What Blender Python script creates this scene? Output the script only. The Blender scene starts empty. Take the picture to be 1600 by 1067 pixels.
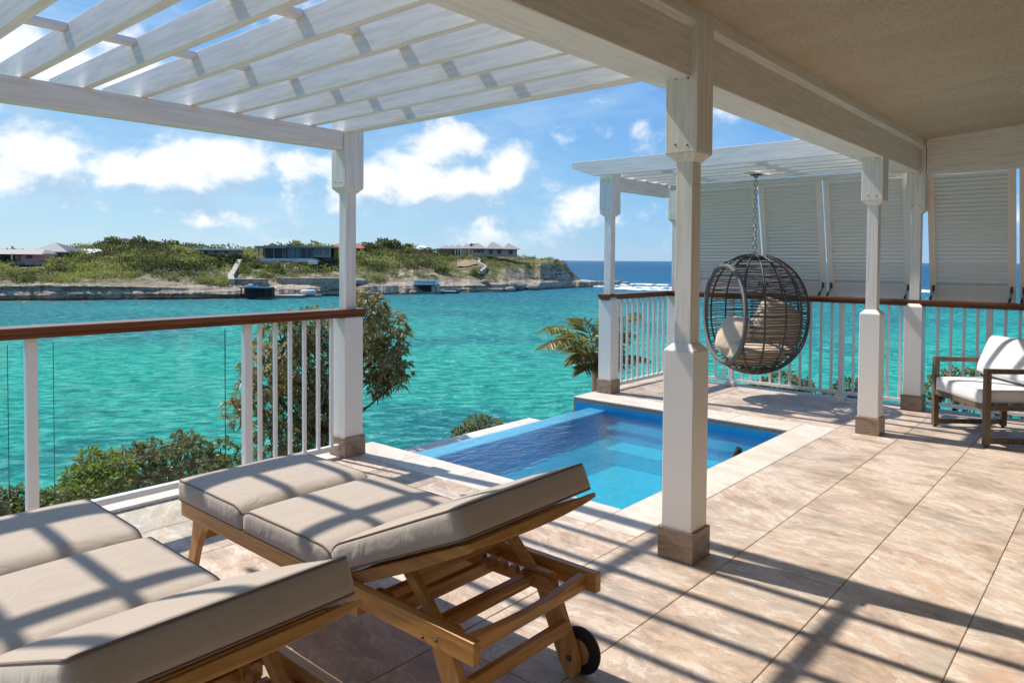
import bpy, bmesh, math, random
import numpy as np
from mathutils import Vector, Matrix
rnd = random.Random(7)
rng = np.random.default_rng(11)
S = bpy.context.scene
COL = S.collection
R = math.radians

# ------------------------------------------------------------------ camera
EYE = Vector((0.0, 0.0, 1.5))
MR = Vector((0.65677, -0.75406, 0.00656)); MD = Vector((-0.016613, -0.023166, -0.999594)); MF = Vector((0.753907, 0.656395, -0.027742))
cam = bpy.data.cameras.new('camera'); cam_o = bpy.data.objects.new('camera', cam); COL.objects.link(cam_o)
cam_o.matrix_world = Matrix(((MR.x, -MD.x, -MF.x, EYE.x), (MR.y, -MD.y, -MF.y, EYE.y), (MR.z, -MD.z, -MF.z, EYE.z), (0, 0, 0, 1)))
cam.sensor_width = 36.0; cam.lens = 25.343; cam.shift_y = -0.0599; cam.clip_start = 0.05; cam.clip_end = 60000
S.camera = cam_o
F_PX, CX, CY = 1126.335, 800.0, 437.69

def ray(x, y):
    return MR * ((x - CX) / F_PX) + MD * ((y - CY) / F_PX) + MF
def at_depth(x, y, d):
    return EYE + ray(x, y) * d
SEA_Z = -9.5
def on_z(x, y, z):
    v = ray(x, y); return EYE + v * ((z - EYE.z) / v.z)

# ------------------------------------------------------------------ node helpers
class NT:
    def __init__(s, tree): s.t = tree
    def n(s, kind, ins=None, **kw):
        nd = s.t.nodes.new(kind)
        for k, v in kw.items(): setattr(nd, k, v)
        for k, v in (ins or {}).items():
            sock = nd.inputs[k]
            if isinstance(v, bpy.types.NodeSocket): s.t.links.new(v, sock)
            elif isinstance(v, (tuple, list)) and sock.type == 'RGBA' and len(v) == 3: sock.default_value = (*v, 1)
            else: sock.default_value = v
        return nd
    def link(s, a, b): s.t.links.new(a, b)
    def math(s, op, a, b=0.0, c=None, clamp=False):
        ins = {0: a, 1: b}
        if c is not None: ins[2] = c
        nd = s.n('ShaderNodeMath', ins, operation=op); nd.use_clamp = clamp; return nd.outputs[0]
    def vm(s, op, a, b=(0, 0, 0)):
        nd = s.n('ShaderNodeVectorMath', {0: a, 1: b}, operation=op)
        return nd.outputs['Value'] if op in ('LENGTH', 'DOT_PRODUCT', 'DISTANCE') else nd.outputs[0]
    def noise(s, vec, scale, detail=4, rough=0.5, dist=0.0, out='Fac'):
        return s.n('ShaderNodeTexNoise', {'Vector': vec, 'Scale': scale, 'Detail': detail, 'Roughness': rough, 'Distortion': dist}).outputs[out]
    def ramp(s, fac, stops, interp='LINEAR'):
        nd = s.n('ShaderNodeValToRGB', {'Fac': fac}); cr = nd.color_ramp; cr.interpolation = interp
        while len(cr.elements) < len(stops): cr.elements.new(0.5)
        for e, (p, c) in zip(cr.elements, stops):
            e.position = p; e.color = (*c, 1) if len(c) == 3 else c
        return nd.outputs['Color']
    def fr(s, fac, a, b):  # smooth 0..1 between a and b
        return s.n('ShaderNodeMapRange', {'Value': fac, 'From Min': a, 'From Max': b}, interpolation_type='SMOOTHSTEP').outputs[0]
    def mix(s, fac, a, b, blend='MIX'):
        nd = s.n('ShaderNodeMix', data_type='RGBA', blend_type=blend)
        for k, v in ((0, fac), (6, a), (7, b)):
            sock = nd.inputs[k]
            if isinstance(v, bpy.types.NodeSocket): s.t.links.new(v, sock)
            elif isinstance(v, (tuple, list)): sock.default_value = (*v, 1) if len(v) == 3 else v
            else: sock.default_value = v
        return nd.outputs[2]

# ------------------------------------------------------------------ world: daylight sky with clouds
SUN_D = Vector((0.135, -1.0, -1.36)).normalized()
SUN_EL = math.asin(-SUN_D.z); SUN_AZ = math.atan2(-SUN_D.x, -SUN_D.y)
SKY_STRENGTH = 0.073
w = bpy.data.worlds.new('World'); S.world = w; w.use_nodes = True
wt = NT(w.node_tree); w.node_tree.nodes.clear()
sky = wt.n('ShaderNodeTexSky', sky_type='NISHITA', sun_disc=False, sun_elevation=SUN_EL, sun_rotation=SUN_AZ)
sky.ozone_density = 4.0; sky.air_density = 1.0; sky.dust_density = 0.0; sky.altitude = 10
dirv = wt.n('ShaderNodeTexCoord').outputs['Generated']

def cloud_group():
    g = bpy.data.node_groups.new('cloud_density', 'ShaderNodeTree')
    g.interface.new_socket('V', in_out='INPUT', socket_type='NodeSocketVector')
    g.interface.new_socket('D', in_out='OUTPUT', socket_type='NodeSocketFloat')
    t = NT(g); gi = g.nodes.new('NodeGroupInput'); go = g.nodes.new('NodeGroupOutput')
    v = gi.outputs[0]
    # bigger cumulus, one by one: pixel centre, pixel radii, weight
    blobs = [((60, 258), (62, 40), 1.1), ((215, 275), (90, 36), 1.0), ((350, 262), (78, 50), 1.15), ((455, 255), (70, 30), .55), ((440, 305), (50, 45), .6),
             ((690, 226), (66, 42), 1.25), ((797, 270), (48, 50), 1.25), ((690, 292), (160, 48), 1.0), ((590, 295), (55, 45), .95), ((640, 255), (50, 30), .7),
             ((905, 315), (50, 42), 1.0), ((860, 290), (80, 34), .6), ((80, 100), (170, 46), 1.25), ((-120, 60), (160, 60), 1.0), ((120, 200), (120, 20), .45), ((250, 330), (260, 24), .5), ((700, 345), (230, 22), .45),
             ((-200, 250), (150, 45), .9), ((1900, 260), (260, 40), .9)]
    acc = None
    for (px, py), (rx, ry), wgt in blobs:
        d = ray(px, py).normalized()
        az = math.atan2(d.y, d.x); el = math.asin(d.z)
        k = F_PX * 1.03 / (1 + ((px - 800) / F_PX) ** 2) ** 0.5 if 0 <= px <= 1600 else F_PX
        q = t.vm('SUBTRACT', v, (az, el, 0)); q = t.vm('MULTIPLY', q, (k / rx / 1.25, k / ry / 1.2, 0))
        l = t.math('SUBTRACT', 1.0, t.vm('LENGTH', q)); l = t.math('MULTIPLY', l, wgt)
        acc = l if acc is None else t.math('MAXIMUM', acc, l)
    acc = t.math('MAXIMUM', acc, -0.6)
    vv = t.vm('MULTIPLY', v, (1, 1.25, 1))
    n1 = t.noise(vv, 11.0, 9, 0.57, 0.25)
    n0 = t.noise(t.vm('ADD', vv, (7.3, 2.2, 5.0)), 3.2, 3, 0.5)
    gen = t.math('MULTIPLY', t.math('SUBTRACT', n0, 0.56), 2.4)      # loose cloud field over the rest of the sky
    base = t.math('MAXIMUM', acc, gen)
    d = t.math('ADD', base, t.math('MULTIPLY', t.math('SUBTRACT', n1, 0.5), 3.6))
    t.link(d, go.inputs[0]); return g
CG = cloud_group()
sep = wt.n('ShaderNodeSeparateXYZ', {0: dirv})
azn = wt.math('ARCTAN2', sep.outputs[1], sep.outputs[0]); eln = wt.math('ARCSINE', sep.outputs[2])
av = wt.n('ShaderNodeCombineXYZ', {0: azn, 1: eln, 2: 0.0}).outputs[0]
def cd(off):
    gnode = wt.n('ShaderNodeGroup', node_tree=CG)
    wt.link(wt.vm('ADD', av, off) if off else av, gnode.inputs[0]); return gnode.outputs[0]
d0 = cd(None); d1 = cd((0.016, 0.030, 0))
alpha = wt.fr(d0, 0.0, 0.80)
alpha = wt.math('MULTIPLY', alpha, wt.fr(eln, 0.0, 0.05))
thin = wt.fr(wt.noise(wt.vm('MULTIPLY', av, (1, 2.2, 1)), 5.0, 6, .62, .4), 0.44, 0.70)
shade = wt.fr(wt.math('SUBTRACT', d0, d1), -0.55, 0.40)       # sunlit tops, greyer undersides
ccol = wt.mix(shade, (2.9, 4.2, 5.5), (6.7, 6.85, 7.0))
skyc = wt.n('ShaderNodeHueSaturation', {'Saturation': 1.12, 'Value': 1.0, 'Color': sky.outputs[0]}).outputs[0]
sunward = wt.fr(wt.vm('DOT_PRODUCT', wt.vm('NORMALIZE', wt.vm('MULTIPLY', dirv, (1, 1, 0))), (-.12, .99, 0)), .05, .98)   # paler towards the sun
lowc = wt.mix(sunward, (1.0, 2.75, 5.3), (2.15, 3.75, 5.2)); highc = wt.mix(sunward, (.4, 1.8, 5.0), (1.0, 2.5, 5.0))
clear = wt.mix(wt.fr(eln, 0.02, 0.42), lowc, highc)
skyc = wt.mix(.78, skyc, clear)
skyc = wt.mix(wt.math('MULTIPLY', thin, wt.math('ADD', .12, wt.math('MULTIPLY', sunward, .40))), skyc, (3.9, 5.1, 6.2))
full = wt.mix(wt.math('MULTIPLY', alpha, 0.93), skyc, ccol)
bg = wt.n('ShaderNodeBackground', {'Color': full, 'Strength': SKY_STRENGTH})
wo = wt.n('ShaderNodeOutputWorld'); wt.link(bg.outputs[0], wo.inputs[0])

sl = bpy.data.lights.new('sun', 'SUN'); sl.energy = 2.6; sl.angle = R(0.8); sl.color = (1.0, 0.945, 0.86)
so = bpy.data.objects.new('sun', sl); COL.objects.link(so); so.location = (0, 10, 20)
so.rotation_euler = SUN_D.to_track_quat('-Z', 'Y').to_euler()

vs = S.view_settings; vs.view_transform = 'Standard'; vs.look = 'None'; vs.gamma = 1.0; vs.exposure = 1.12; vs.use_curve_mapping = False
S.render.engine = 'CYCLES'
cy = S.cycles; cy.max_bounces = 8; cy.diffuse_bounces = 4; cy.glossy_bounces = 4; cy.transmission_bounces = 6; cy.transparent_max_bounces = 24
cy.caustics_reflective = False; cy.caustics_refractive = False; cy.sample_clamp_indirect = 6.0

# ------------------------------------------------------------------ object helpers
class MB:
    def __init__(s): s.v = []; s.f = []; s.sm = []
    def add(s, vs_, fs, smooth=False):
        o = len(s.v); s.v += [tuple(p) for p in vs_]; s.f += [tuple(i + o for i in f) for f in fs]; s.sm += [smooth] * len(fs); return s
    def box(s, x0, x1, y0, y1, z0, z1, M=None):
        p = [Vector((x, y, z)) for z in (z0, z1) for y in (y0, y1) for x in (x0, x1)]
        if M is not None: p = [M @ q for q in p]
        return s.add(p, [(0, 2, 3, 1), (4, 5, 7, 6), (0, 1, 5, 4), (2, 6, 7, 3), (0, 4, 6, 2), (1, 3, 7, 5)])
    def frust(s, cx, cy_, a0, z0, a1, z1, b0=None, b1=None):   # square frustum
        b0 = a0 if b0 is None else b0; b1 = a1 if b1 is None else b1
        p = [(cx + sx * a, cy_ + sy * b, z) for a, b, z in ((a0, b0, z0), (a1, b1, z1)) for sx, sy in ((-1, -1), (1, -1), (1, 1), (-1, 1))]
        return s.add(p, [(3, 2, 1, 0), (4, 5, 6, 7), (0, 1, 5, 4), (1, 2, 6, 5), (2, 3, 7, 6), (3, 0, 4, 7)])
    def prism(s, poly, d0, d1, plane='yz'):                   # polygon extruded
        def P(a, b, d): return {'yz': (d, a, b), 'xz': (a, d, b), 'xy': (a, b, d)}[plane]
        n = len(poly)
        p = [P(a, b, d0) for a, b in poly] + [P(a, b, d1) for a, b in poly]
        fs = [tuple(range(n))[::-1], tuple(range(n, 2 * n))] + [(i, (i + 1) % n, n + (i + 1) % n, n + i) for i in range(n)]
        return s.add(p, fs)
    def tube(s, pts, r, sides=6, closed=False, r_end=None, caps=True):
        pts = [Vector(p) for p in pts]; n = len(pts); ring = []; up = Vector((0.13, 0.21, 0.97)).normalized()
        T0 = None; N = None
        for i, p in enumerate(pts):
            a = pts[(i - 1) % n] if (closed or i > 0) else p; b = pts[(i + 1) % n] if (closed or i < n - 1) else p
            T = (b - a); T = T.normalized() if T.length > 1e-9 else Vector((0, 0, 1))
            if N is None:
                N = T.cross(up)
                if N.length < 0.1: N = T.cross(Vector((1, 0, 0)))
                N.normalize()
            else:
                N = (N - T * N.dot(T)); N = N.normalized() if N.length > 1e-6 else T.orthogonal().normalized()
            B = T.cross(N)
            rr = r(i / max(1, n - 1)) if callable(r) else (r if r_end is None else r + (r_end - r) * i / max(1, n - 1))
            ring += [p + (N * math.cos(t) + B * math.sin(t)) * rr for t in (2 * math.pi * k / sides for k in range(sides))]
        fs = []
        m = n if closed else n - 1
        for i in range(m):
            j = (i + 1) % n
            for k in range(sides):
                l = (k + 1) % sides; fs.append((i * sides + k, i * sides + l, j * sides + l, j * sides + k))
        s.add(ring, fs, True)
        if not closed and caps:
            o = len(s.v) - len(ring)
            s.f += [tuple(o + k for k in range(sides))[::-1], tuple(o + (n - 1) * sides + k for k in range(sides))]; s.sm += [False, False]
        return s
    def lathe(s, prof, cx=0, cy_=0, sides=16, axis='z', cz=0):
        p = []
        for r_, h in prof:
            for k in range(sides):
                t = 2 * math.pi * k / sides; a, b = r_ * math.cos(t), r_ * math.sin(t)
                p.append({'z': (cx + a, cy_ + b, cz + h), 'x': (cx + h, cy_ + a, cz + b), 'y': (cx + a, cy_ + h, cz + b)}[axis])
        n = len(prof)
        fs = [(i * sides + k, i * sides + (k + 1) % sides, (i + 1) * sides + (k + 1) % sides, (i + 1) * sides + k) for i in range(n - 1) for k in range(sides)]
        fs += [tuple(range(sides))[::-1], tuple((n - 1) * sides + k for k in range(sides))]
        return s.add(p, fs, True)
    def mesh(s, name):
        m = bpy.data.meshes.new(name); m.from_pydata(s.v, [], s.f); m.polygons.foreach_set('use_smooth', s.sm); m.update(); return m

def np_mesh(name, verts, quads, smooth=False):
    m = bpy.data.meshes.new(name); verts = np.asarray(verts, np.float32); quads = np.asarray(quads, np.int32)
    k = quads.shape[1]
    m.vertices.add(len(verts)); m.vertices.foreach_set('co', verts.ravel())
    m.loops.add(quads.size); m.loops.foreach_set('vertex_index', quads.ravel())
    m.polygons.add(len(quads)); m.polygons.foreach_set('loop_start', np.arange(0, quads.size, k, dtype=np.int32))
    m.polygons.foreach_set('use_smooth', np.full(len(quads), smooth)); m.update(); m.validate(); return m

def link(name, data, parent=None, loc=(0, 0, 0), rz=0.0):
    o = bpy.data.objects.new(name, data); COL.objects.link(o); o.location = loc; o.rotation_euler = (0, 0, rz)
    if parent is not None: o.parent = parent
    return o
def part(name, mb, mat_, parent, bevel=0.0, label=None, kind=None, loc=(0, 0, 0), fix=False):
    m = mb if isinstance(mb, bpy.types.Mesh) else mb.mesh(name)
    if len(m.materials) == 0: m.materials.append(mat_)
    if fix:
        bm = bmesh.new(); bm.from_mesh(m); bmesh.ops.recalc_face_normals(bm, faces=bm.faces); bm.to_mesh(m); bm.free()
    o = link(name, m, parent, loc)
    if bevel:
        b = o.modifiers.new('bevel', 'BEVEL'); b.width = bevel; b.segments = 2; b.limit_method = 'ANGLE'; b.angle_limit = R(35)
    if label: o['label'] = label
    if kind: o['kind'] = kind
    return o
def tag(o, label=None, cat=None, group=None, kind=None):
    if label: o['label'] = label
    if cat: o['category'] = cat
    if group: o['group'] = group
    if kind: o['kind'] = kind
    return o
def thing(name, label, cat, loc=(0, 0, 0), rz=0.0, group=None):
    return tag(link(name, None, None, loc, rz), label, cat, group)
def copy_tree(o, parent=None):
    c = o.copy(); COL.objects.link(c); c.parent = parent
    for ch in list(o.children): copy_tree(ch, c)
    return c

# ------------------------------------------------------------------ materials
MATS = {}
def mat(name, build):
    m = bpy.data.materials.new(name); m.use_nodes = True; m.node_tree.nodes.clear()
    t = NT(m.node_tree); sh = build(t)
    out = t.n('ShaderNodeOutputMaterial'); t.link(sh, out.inputs[0]); MATS[name] = m; return m
def pbr(t, color, rough=0.5, spec=0.5, bump=None, bs=0.3, bd=0.01, metal=0.0, normal=None, **kw):
    ins = {'Base Color': color, 'Roughness': rough, 'Specular IOR Level': spec, 'Metallic': metal}
    ins.update(kw)
    p = t.n('ShaderNodeBsdfPrincipled', ins)
    if bump is not None:
        b = t.n('ShaderNodeBump', {'Height': bump, 'Strength': bs, 'Distance': bd}); t.link(b.outputs[0], p.inputs['Normal'])
    return p.outputs[0]
def objco(t, rand=0.0):
    c = t.n('ShaderNodeTexCoord').outputs['Object']
    if rand:
        r_ = t.n('ShaderNodeObjectInfo').outputs['Random']
        c = t.vm('ADD', c, t.n('ShaderNodeCombineXYZ', {0: t.math('MULTIPLY', r_, rand), 1: t.math('MULTIPLY', r_, rand * 1.7), 2: t.math('MULTIPLY', r_, rand * .6)}).outputs[0])
    return c

def wood_paint(axis, base=(0.87, 0.82, 0.76)):
    sc = {'x': (3, 45, 45), 'y': (45, 3, 45), 'z': (45, 45, 3)}[axis]
    def b(t):
        c = objco(t, 7.0); g = t.noise(t.vm('MULTIPLY', c, sc), 1.0, 5, 0.6, 0.25)
        fine = t.noise(c, 240, 3, .6)
        stain = t.noise(t.vm('MULTIPLY', c, tuple(v * .09 for v in sc)), 1.6, 5, .65)
        col = t.mix(t.fr(g, .36, .60), tuple(v * .86 for v in base), base); col = t.mix(t.math('MULTIPLY', t.fr(fine, .5, .75), .12), col, (.55, .50, .45))
        col = t.mix(t.math('MULTIPLY', t.fr(stain, .60, .8), .22), col, (.66, .62, .56))
        col = t.mix(t.math('MULTIPLY', t.fr(g, .71, .78), .35), col, (.50, .47, .43))
        h = t.math('ADD', g, t.math('MULTIPLY', fine, .25))
        return pbr(t, col, t.math('ADD', .42, t.math('MULTIPLY', stain, .2)), .35, h, .22, .002)
    return b
for a in 'xyz': mat('white_wood_' + a, wood_paint(a))
def b_(t):
    c = objco(t, 3.0); n = t.noise(c, 5, 5, .6)
    return pbr(t, t.mix(t.fr(n, .4, .8), (.87, .825, .77), (.83, .78, .725)), .38, .4, t.noise(c, 160, 2), .08, .002)
mat('white_paint', b_)
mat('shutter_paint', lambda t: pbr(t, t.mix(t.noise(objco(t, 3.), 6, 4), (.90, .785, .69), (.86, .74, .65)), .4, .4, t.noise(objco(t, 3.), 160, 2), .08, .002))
mat('white_metal', lambda t: pbr(t, (.80, .79, .775), .3, .5, t.noise(objco(t, 2.), 90, 2), .06, .001))
def b_(t):
    c = objco(t, 5.0); n = t.noise(c, 6, 6, .65, .5); f = t.noise(c, 60, 4, .7)
    v = t.noise(t.vm('MULTIPLY', c, (1, 1, 2.2)), 3.2, 6, .7, 1.6)
    col = t.ramp(v, [(.30, (.13, .085, .055)), (.46, (.27, .19, .135)), (.55, (.36, .27, .20)), (.72, (.21, .145, .10))])
    col = t.mix(t.math('MULTIPLY', t.fr(f, .55, .8), .4), col, (.42, .35, .28))
    return pbr(t, col, .42, .4, f, .25, .003)
mat('brown_stone', b_)

def tile_mat(pale):
    def b(t):
        c = objco(t, 37.0); rv = t.n('ShaderNodeObjectInfo').outputs['Random']
        ang = t.math('MULTIPLY', t.math('SUBTRACT', rv, .5), .7)
        c = t.n('ShaderNodeVectorRotate', {'Vector': c, 'Angle': t.math('ADD', ang, R(14))}, rotation_type='Z_AXIS').outputs[0]
        wv = t.vm('SUBTRACT', t.noise(c, 3.0, 5, .6, out='Color'), (.5, .5, .5))
        c2 = t.vm('ADD', c, t.vm('MULTIPLY', wv, (.16, .22, 0)))
        big = t.noise(t.vm('MULTIPLY', c2, (4.6, 2.5, 1)), 1.0, 4, .58)
        st = t.noise(t.vm('MULTIPLY', c2, (17, 6.0, 1)), 1.0, 6, .72)
        fine = t.noise(t.vm('MULTIPLY', c2, (60, 26, 1)), 1.0, 4, .78)
        grit = t.noise(c, 140, 4, .7)
        m1 = t.math('ADD', t.math('MULTIPLY', big, .50), t.math('MULTIPLY', st, .50))
        col = t.ramp(m1, [(.38, (.26, .20, .15)), (.44, (.40, .295, .22)), (.485, (.56, .40, .285)), (.52, (.55, .43, .335)), (.56, (.70, .60, .50)), (.61, (.57, .40, .285)), (.68, (.72, .62, .52))])
        grey = t.fr(t.noise(t.vm('ADD', t.vm('MULTIPLY', c2, (4.5, 1.8, 1)), (5, 2, 1)), 1.0, 5, .68), .52, .60)
        col = t.mix(t.math('MULTIPLY', grey, .60), col, t.mix(st, (.27, .235, .195), (.46, .405, .335)))
        cream = t.math('MULTIPLY', t.fr(t.noise(t.vm('ADD', t.vm('MULTIPLY', c2, (15, 5.0, 1)), (1, 7, 3)), 1.0, 6, .74), .55, .585), t.fr(big, .36, .50))
        col = t.mix(t.math('MULTIPLY', cream, .55), col, (.82, .745, .65))
        rust = t.fr(t.noise(t.vm('ADD', t.vm('MULTIPLY', c2, (9, 3, 1)), (8, 1, 5)), 1.0, 5, .6), .60, .70)
        col = t.mix(t.math('MULTIPLY', rust, .5), col, (.60, .335, .185))
        crack = t.math('ABSOLUTE', t.math('SUBTRACT', t.noise(t.vm('MULTIPLY', c2, (10, 2.4, 1)), 1.0, 6, .62), .5))
        col = t.mix(t.math('MULTIPLY', t.fr(crack, .010, .0), .45), col, (.33, .22, .15))
        col = t.mix(t.math('MULTIPLY', t.fr(fine, .57, .75), .30), col, (.30, .22, .16)); col = t.mix(t.math('MULTIPLY', t.fr(fine, .45, .30), .30), col, (.80, .72, .62))
        col = t.mix(t.math('MULTIPLY', t.fr(grit, .4, .75), .18), col, (.32, .25, .19))
        if pale: col = t.mix(.58, col, (.80, .735, .645))
        else: col = t.mix(.24, col, t.ramp(rv, [(.0, (.42, .35, .285)), (.35, (.62, .47, .37)), (.65, (.53, .38, .275)), (1., (.66, .56, .47))]))
        return pbr(t, col, t.math('ADD', .36, t.math('MULTIPLY', fine, .25)), .35, t.math('ADD', t.math('ADD', fine, grit), t.math('MULTIPLY', st, .7)), .16, .002)
    return b
mat('floor_tile', tile_mat(False)); mat('coping_stone', tile_mat(True))
mat('grout', lambda t: pbr(t, t.mix(t.noise(objco(t), 20, 4), (.24, .195, .155), (.34, .28, .225)), .9, .1))
def b_(t):
    c = objco(t); n = t.noise(c, 70, 5, .7, .3); m = t.noise(c, 26, 4, .6); g = t.noise(t.vm('MULTIPLY', c, (2.2, .6, 1)), 1.3, 5, .6)
    col = t.mix(t.fr(g, .35, .7), (.90, .73, .54), (.96, .83, .67)); col = t.mix(t.math('MULTIPLY', t.fr(n, .48, .62), .45), col, (.62, .47, .32))
    return pbr(t, col, .9, .15, t.math('ADD', n, t.math('MULTIPLY', m, 1.6)), 1.0, .03)
mat('stucco', b_)
def wood(name, c0, c1, c2, axis, rough=.42, sc=1.0):
    k = {'x': (2.2, 34, 34), 'y': (34, 2.2, 34), 'z': (34, 34, 2.2)}[axis]
    def b(t):
        c = objco(t, 11.0); g = t.noise(t.vm('MULTIPLY', c, tuple(v * sc for v in k)), 1.0, 6, .62, .8)
        g2 = t.noise(t.vm('MULTIPLY', c, tuple(v * 4 * sc for v in k)), 1.0, 3, .6)
        big = t.noise(c, 3.5, 3)
        col = t.ramp(g, [(.30, c0), (.5, c1), (.70, c2)]); col = t.mix(t.math('MULTIPLY', t.fr(g2, .55, .75), .4), col, c0)
        col = t.mix(t.math('MULTIPLY', big, .3), col, c1)
        return pbr(t, col, rough, .4, t.math('ADD', g, g2), .25, .0015)
    mat(name, b)
for a in 'xyz': wood('teak_' + a, (.32, .14, .035), (.54, .275, .078), (.68, .395, .14), a)
for a in 'xy': wood('handrail_' + a, (.075, .022, .008), (.16, .052, .017), (.24, .085, .03), a, .28)
wood('frame_wood', (.085, .06, .037), (.15, .108, .07), (.20, .15, .10), 'z', .4)

def fabric(name, c0, c1, sc=520, sheen=.3):
    def b(t):
        c = objco(t, 1.0); wx = t.n('ShaderNodeTexWave', {'Vector': c, 'Scale': sc * .22, 'Distortion': 1.5}, wave_type='BANDS', bands_direction='X').outputs['Fac']
        wy = t.n('ShaderNodeTexWave', {'Vector': c, 'Scale': sc * .22, 'Distortion': 1.5}, wave_type='BANDS', bands_direction='Y').outputs['Fac']
        h = t.math('ADD', wx, wy); n = t.noise(c, sc, 3, .7); big = t.noise(c, 4.5, 5, .6, .3)
        col = t.mix(t.math('ADD', t.math('MULTIPLY', n, .6), t.math('MULTIPLY', big, .4)), c0, c1)
        fold = t.noise(t.vm('MULTIPLY', c, (7, 9, 6)), 1.0, 4, .5, .8)
        hh = t.math('ADD', t.math('MULTIPLY', fold, 6.5), t.math('ADD', t.math('MULTIPLY', h, .05), t.math('MULTIPLY', n, .12)))
        return pbr(t, col, .88, .2, hh, .35, .004, **{'Sheen Weight': sheen})
    mat(name, b)
fabric('taupe_fabric', (.41, .33, .26), (.51, .42, .335)); fabric('taupe_piping', (.20, .145, .11), (.27, .20, .155), 700, .1)
fabric('white_fabric', (.72, .71, .70), (.82, .81, .80)); fabric('white_piping', (.50, .49, .48), (.6, .59, .58)); fabric('beige_fabric', (.60, .45, .31), (.72, .56, .41))
def b_(t):
    c = objco(t, 4.); n = t.noise(c, 130, 4, .7); m = t.noise(c, 9, 3)
    return pbr(t, t.mix(t.fr(n, .35, .7), (.030, .026, .023), t.mix(m, (.10, .088, .078), (.15, .115, .09))), .45, .5, n, .4, .002)
mat('rattan', b_)
def b_(t):
    c = objco(t, 4.); wv = t.n('ShaderNodeTexWave', {'Vector': c, 'Scale': 60, 'Distortion': .6}, wave_type='BANDS', bands_direction='Z').outputs['Fac']
    n = t.noise(c, 90, 3)
    return pbr(t, t.mix(n, (.075, .068, .06), (.17, .155, .14)), .45, .5, t.math('ADD', wv, n), .5, .004)
mat('rattan_rim', b_)
mat('steel', lambda t: pbr(t, t.mix(t.noise(objco(t), 60, 3), (.28, .27, .25), (.5, .48, .45)), .35, .5, metal=1.0))
mat('dark_metal', lambda t: pbr(t, t.mix(t.noise(objco(t), 70, 3), (.05, .04, .035), (.13, .095, .075)), .5, .5, t.noise(objco(t), 60, 3), .3, .002))
mat('rubber', lambda t: pbr(t, t.mix(t.noise(objco(t), 40, 3), (.012, .012, .012), (.04, .037, .034)), .7, .3, t.noise(objco(t), 90, 3), .3, .002))
def glassy(tint, k, rough=.0):
    def b(t):
        f = t.n('ShaderNodeFresnel', {'IOR': 1.45}).outputs[0]
        bf = t.n('ShaderNodeNewGeometry').outputs['Backfacing']; f = t.math('MULTIPLY', f, t.math('SUBTRACT', 1.0, bf))
        return t.n('ShaderNodeMixShader', {0: t.math('MULTIPLY', f, k), 1: t.n('ShaderNodeBsdfTransparent', {'Color': tint}).outputs[0],
                                           2: t.n('ShaderNodeBsdfGlossy', {'Color': (1, 1, 1), 'Roughness': rough}).outputs[0]}).outputs[0]
    return b
mat('clear_glass', glassy((.955, .985, .975), .9))
mat('glass_edge', lambda t: pbr(t, (.03, .11, .085), .15, .6))
def b_(t):
    c = objco(t); br = t.n('ShaderNodeTexBrick', {'Vector': c, 'Scale': 10.0, 'Mortar Size': .012, 'Color1': (.010, .25, .60), 'Color2': (.014, .29, .66), 'Mortar': (.03, .38, .70)}, offset=0.0)
    br.inputs['Brick Width'].default_value = .5; br.inputs['Row Height'].default_value = .5
    col = t.mix(t.math('MULTIPLY', t.noise(c, 3, 4), .4), br.outputs['Color'], (.03, .42, .70))
    return pbr(t, col, .35, .4)
mat('pool_paint', b_)
def b_(t):
    c = objco(t); br = t.n('ShaderNodeTexBrick', {'Vector': c, 'Scale': 10.0, 'Mortar Size': .015, 'Color1': (.02, .60, .80), 'Color2': (.03, .66, .84), 'Mortar': (.10, .74, .86)}, offset=0.0)
    br.inputs['Brick Width'].default_value = .5; br.inputs['Row Height'].default_value = .5
    return pbr(t, br.outputs['Color'], .5, .3)
mat('pool_floor', b_)
mat('pool_ledge', lambda t: pbr(t, t.mix(t.noise(objco(t), 9, 4), (.22, .64, .90), (.28, .72, .94)), .35, .4))
def b_(t):
    c = t.n('ShaderNodeTexCoord').outputs['Object']
    n = t.math('ADD', t.noise(t.vm('MULTIPLY', c, (4.5, 9, 1)), 1.0, 4, .55, .6), t.math('MULTIPLY', t.noise(c, 17, 3, .5, .5), .35))
    nb = t.n('ShaderNodeBump', {'Height': n, 'Strength': .40, 'Distance': .025}).outputs[0]
    f = t.n('ShaderNodeFresnel', {'IOR': 1.33, 'Normal': nb}).outputs[0]
    f = t.math('MULTIPLY', f, t.math('SUBTRACT', 1.0, t.n('ShaderNodeNewGeometry').outputs['Backfacing']))
    return t.n('ShaderNodeMixShader', {0: t.math('MULTIPLY', f, 1.15, clamp=True), 1: t.n('ShaderNodeMixShader', {0: .42, 1: t.n('ShaderNodeBsdfTransparent', {'Color': (.72, .95, .985)}).outputs[0], 2: t.n('ShaderNodeBsdfRefraction', {'Color': (.78, .97, 1.0), 'IOR': 1.2, 'Roughness': .0, 'Normal': nb}).outputs[0]}).outputs[0],
                                       2: t.n('ShaderNodeBsdfGlossy', {'Color': (1, 1, 1), 'Roughness': .02, 'Normal': nb}).outputs[0]}).outputs[0]
mat('pool_water', b_)

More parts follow.
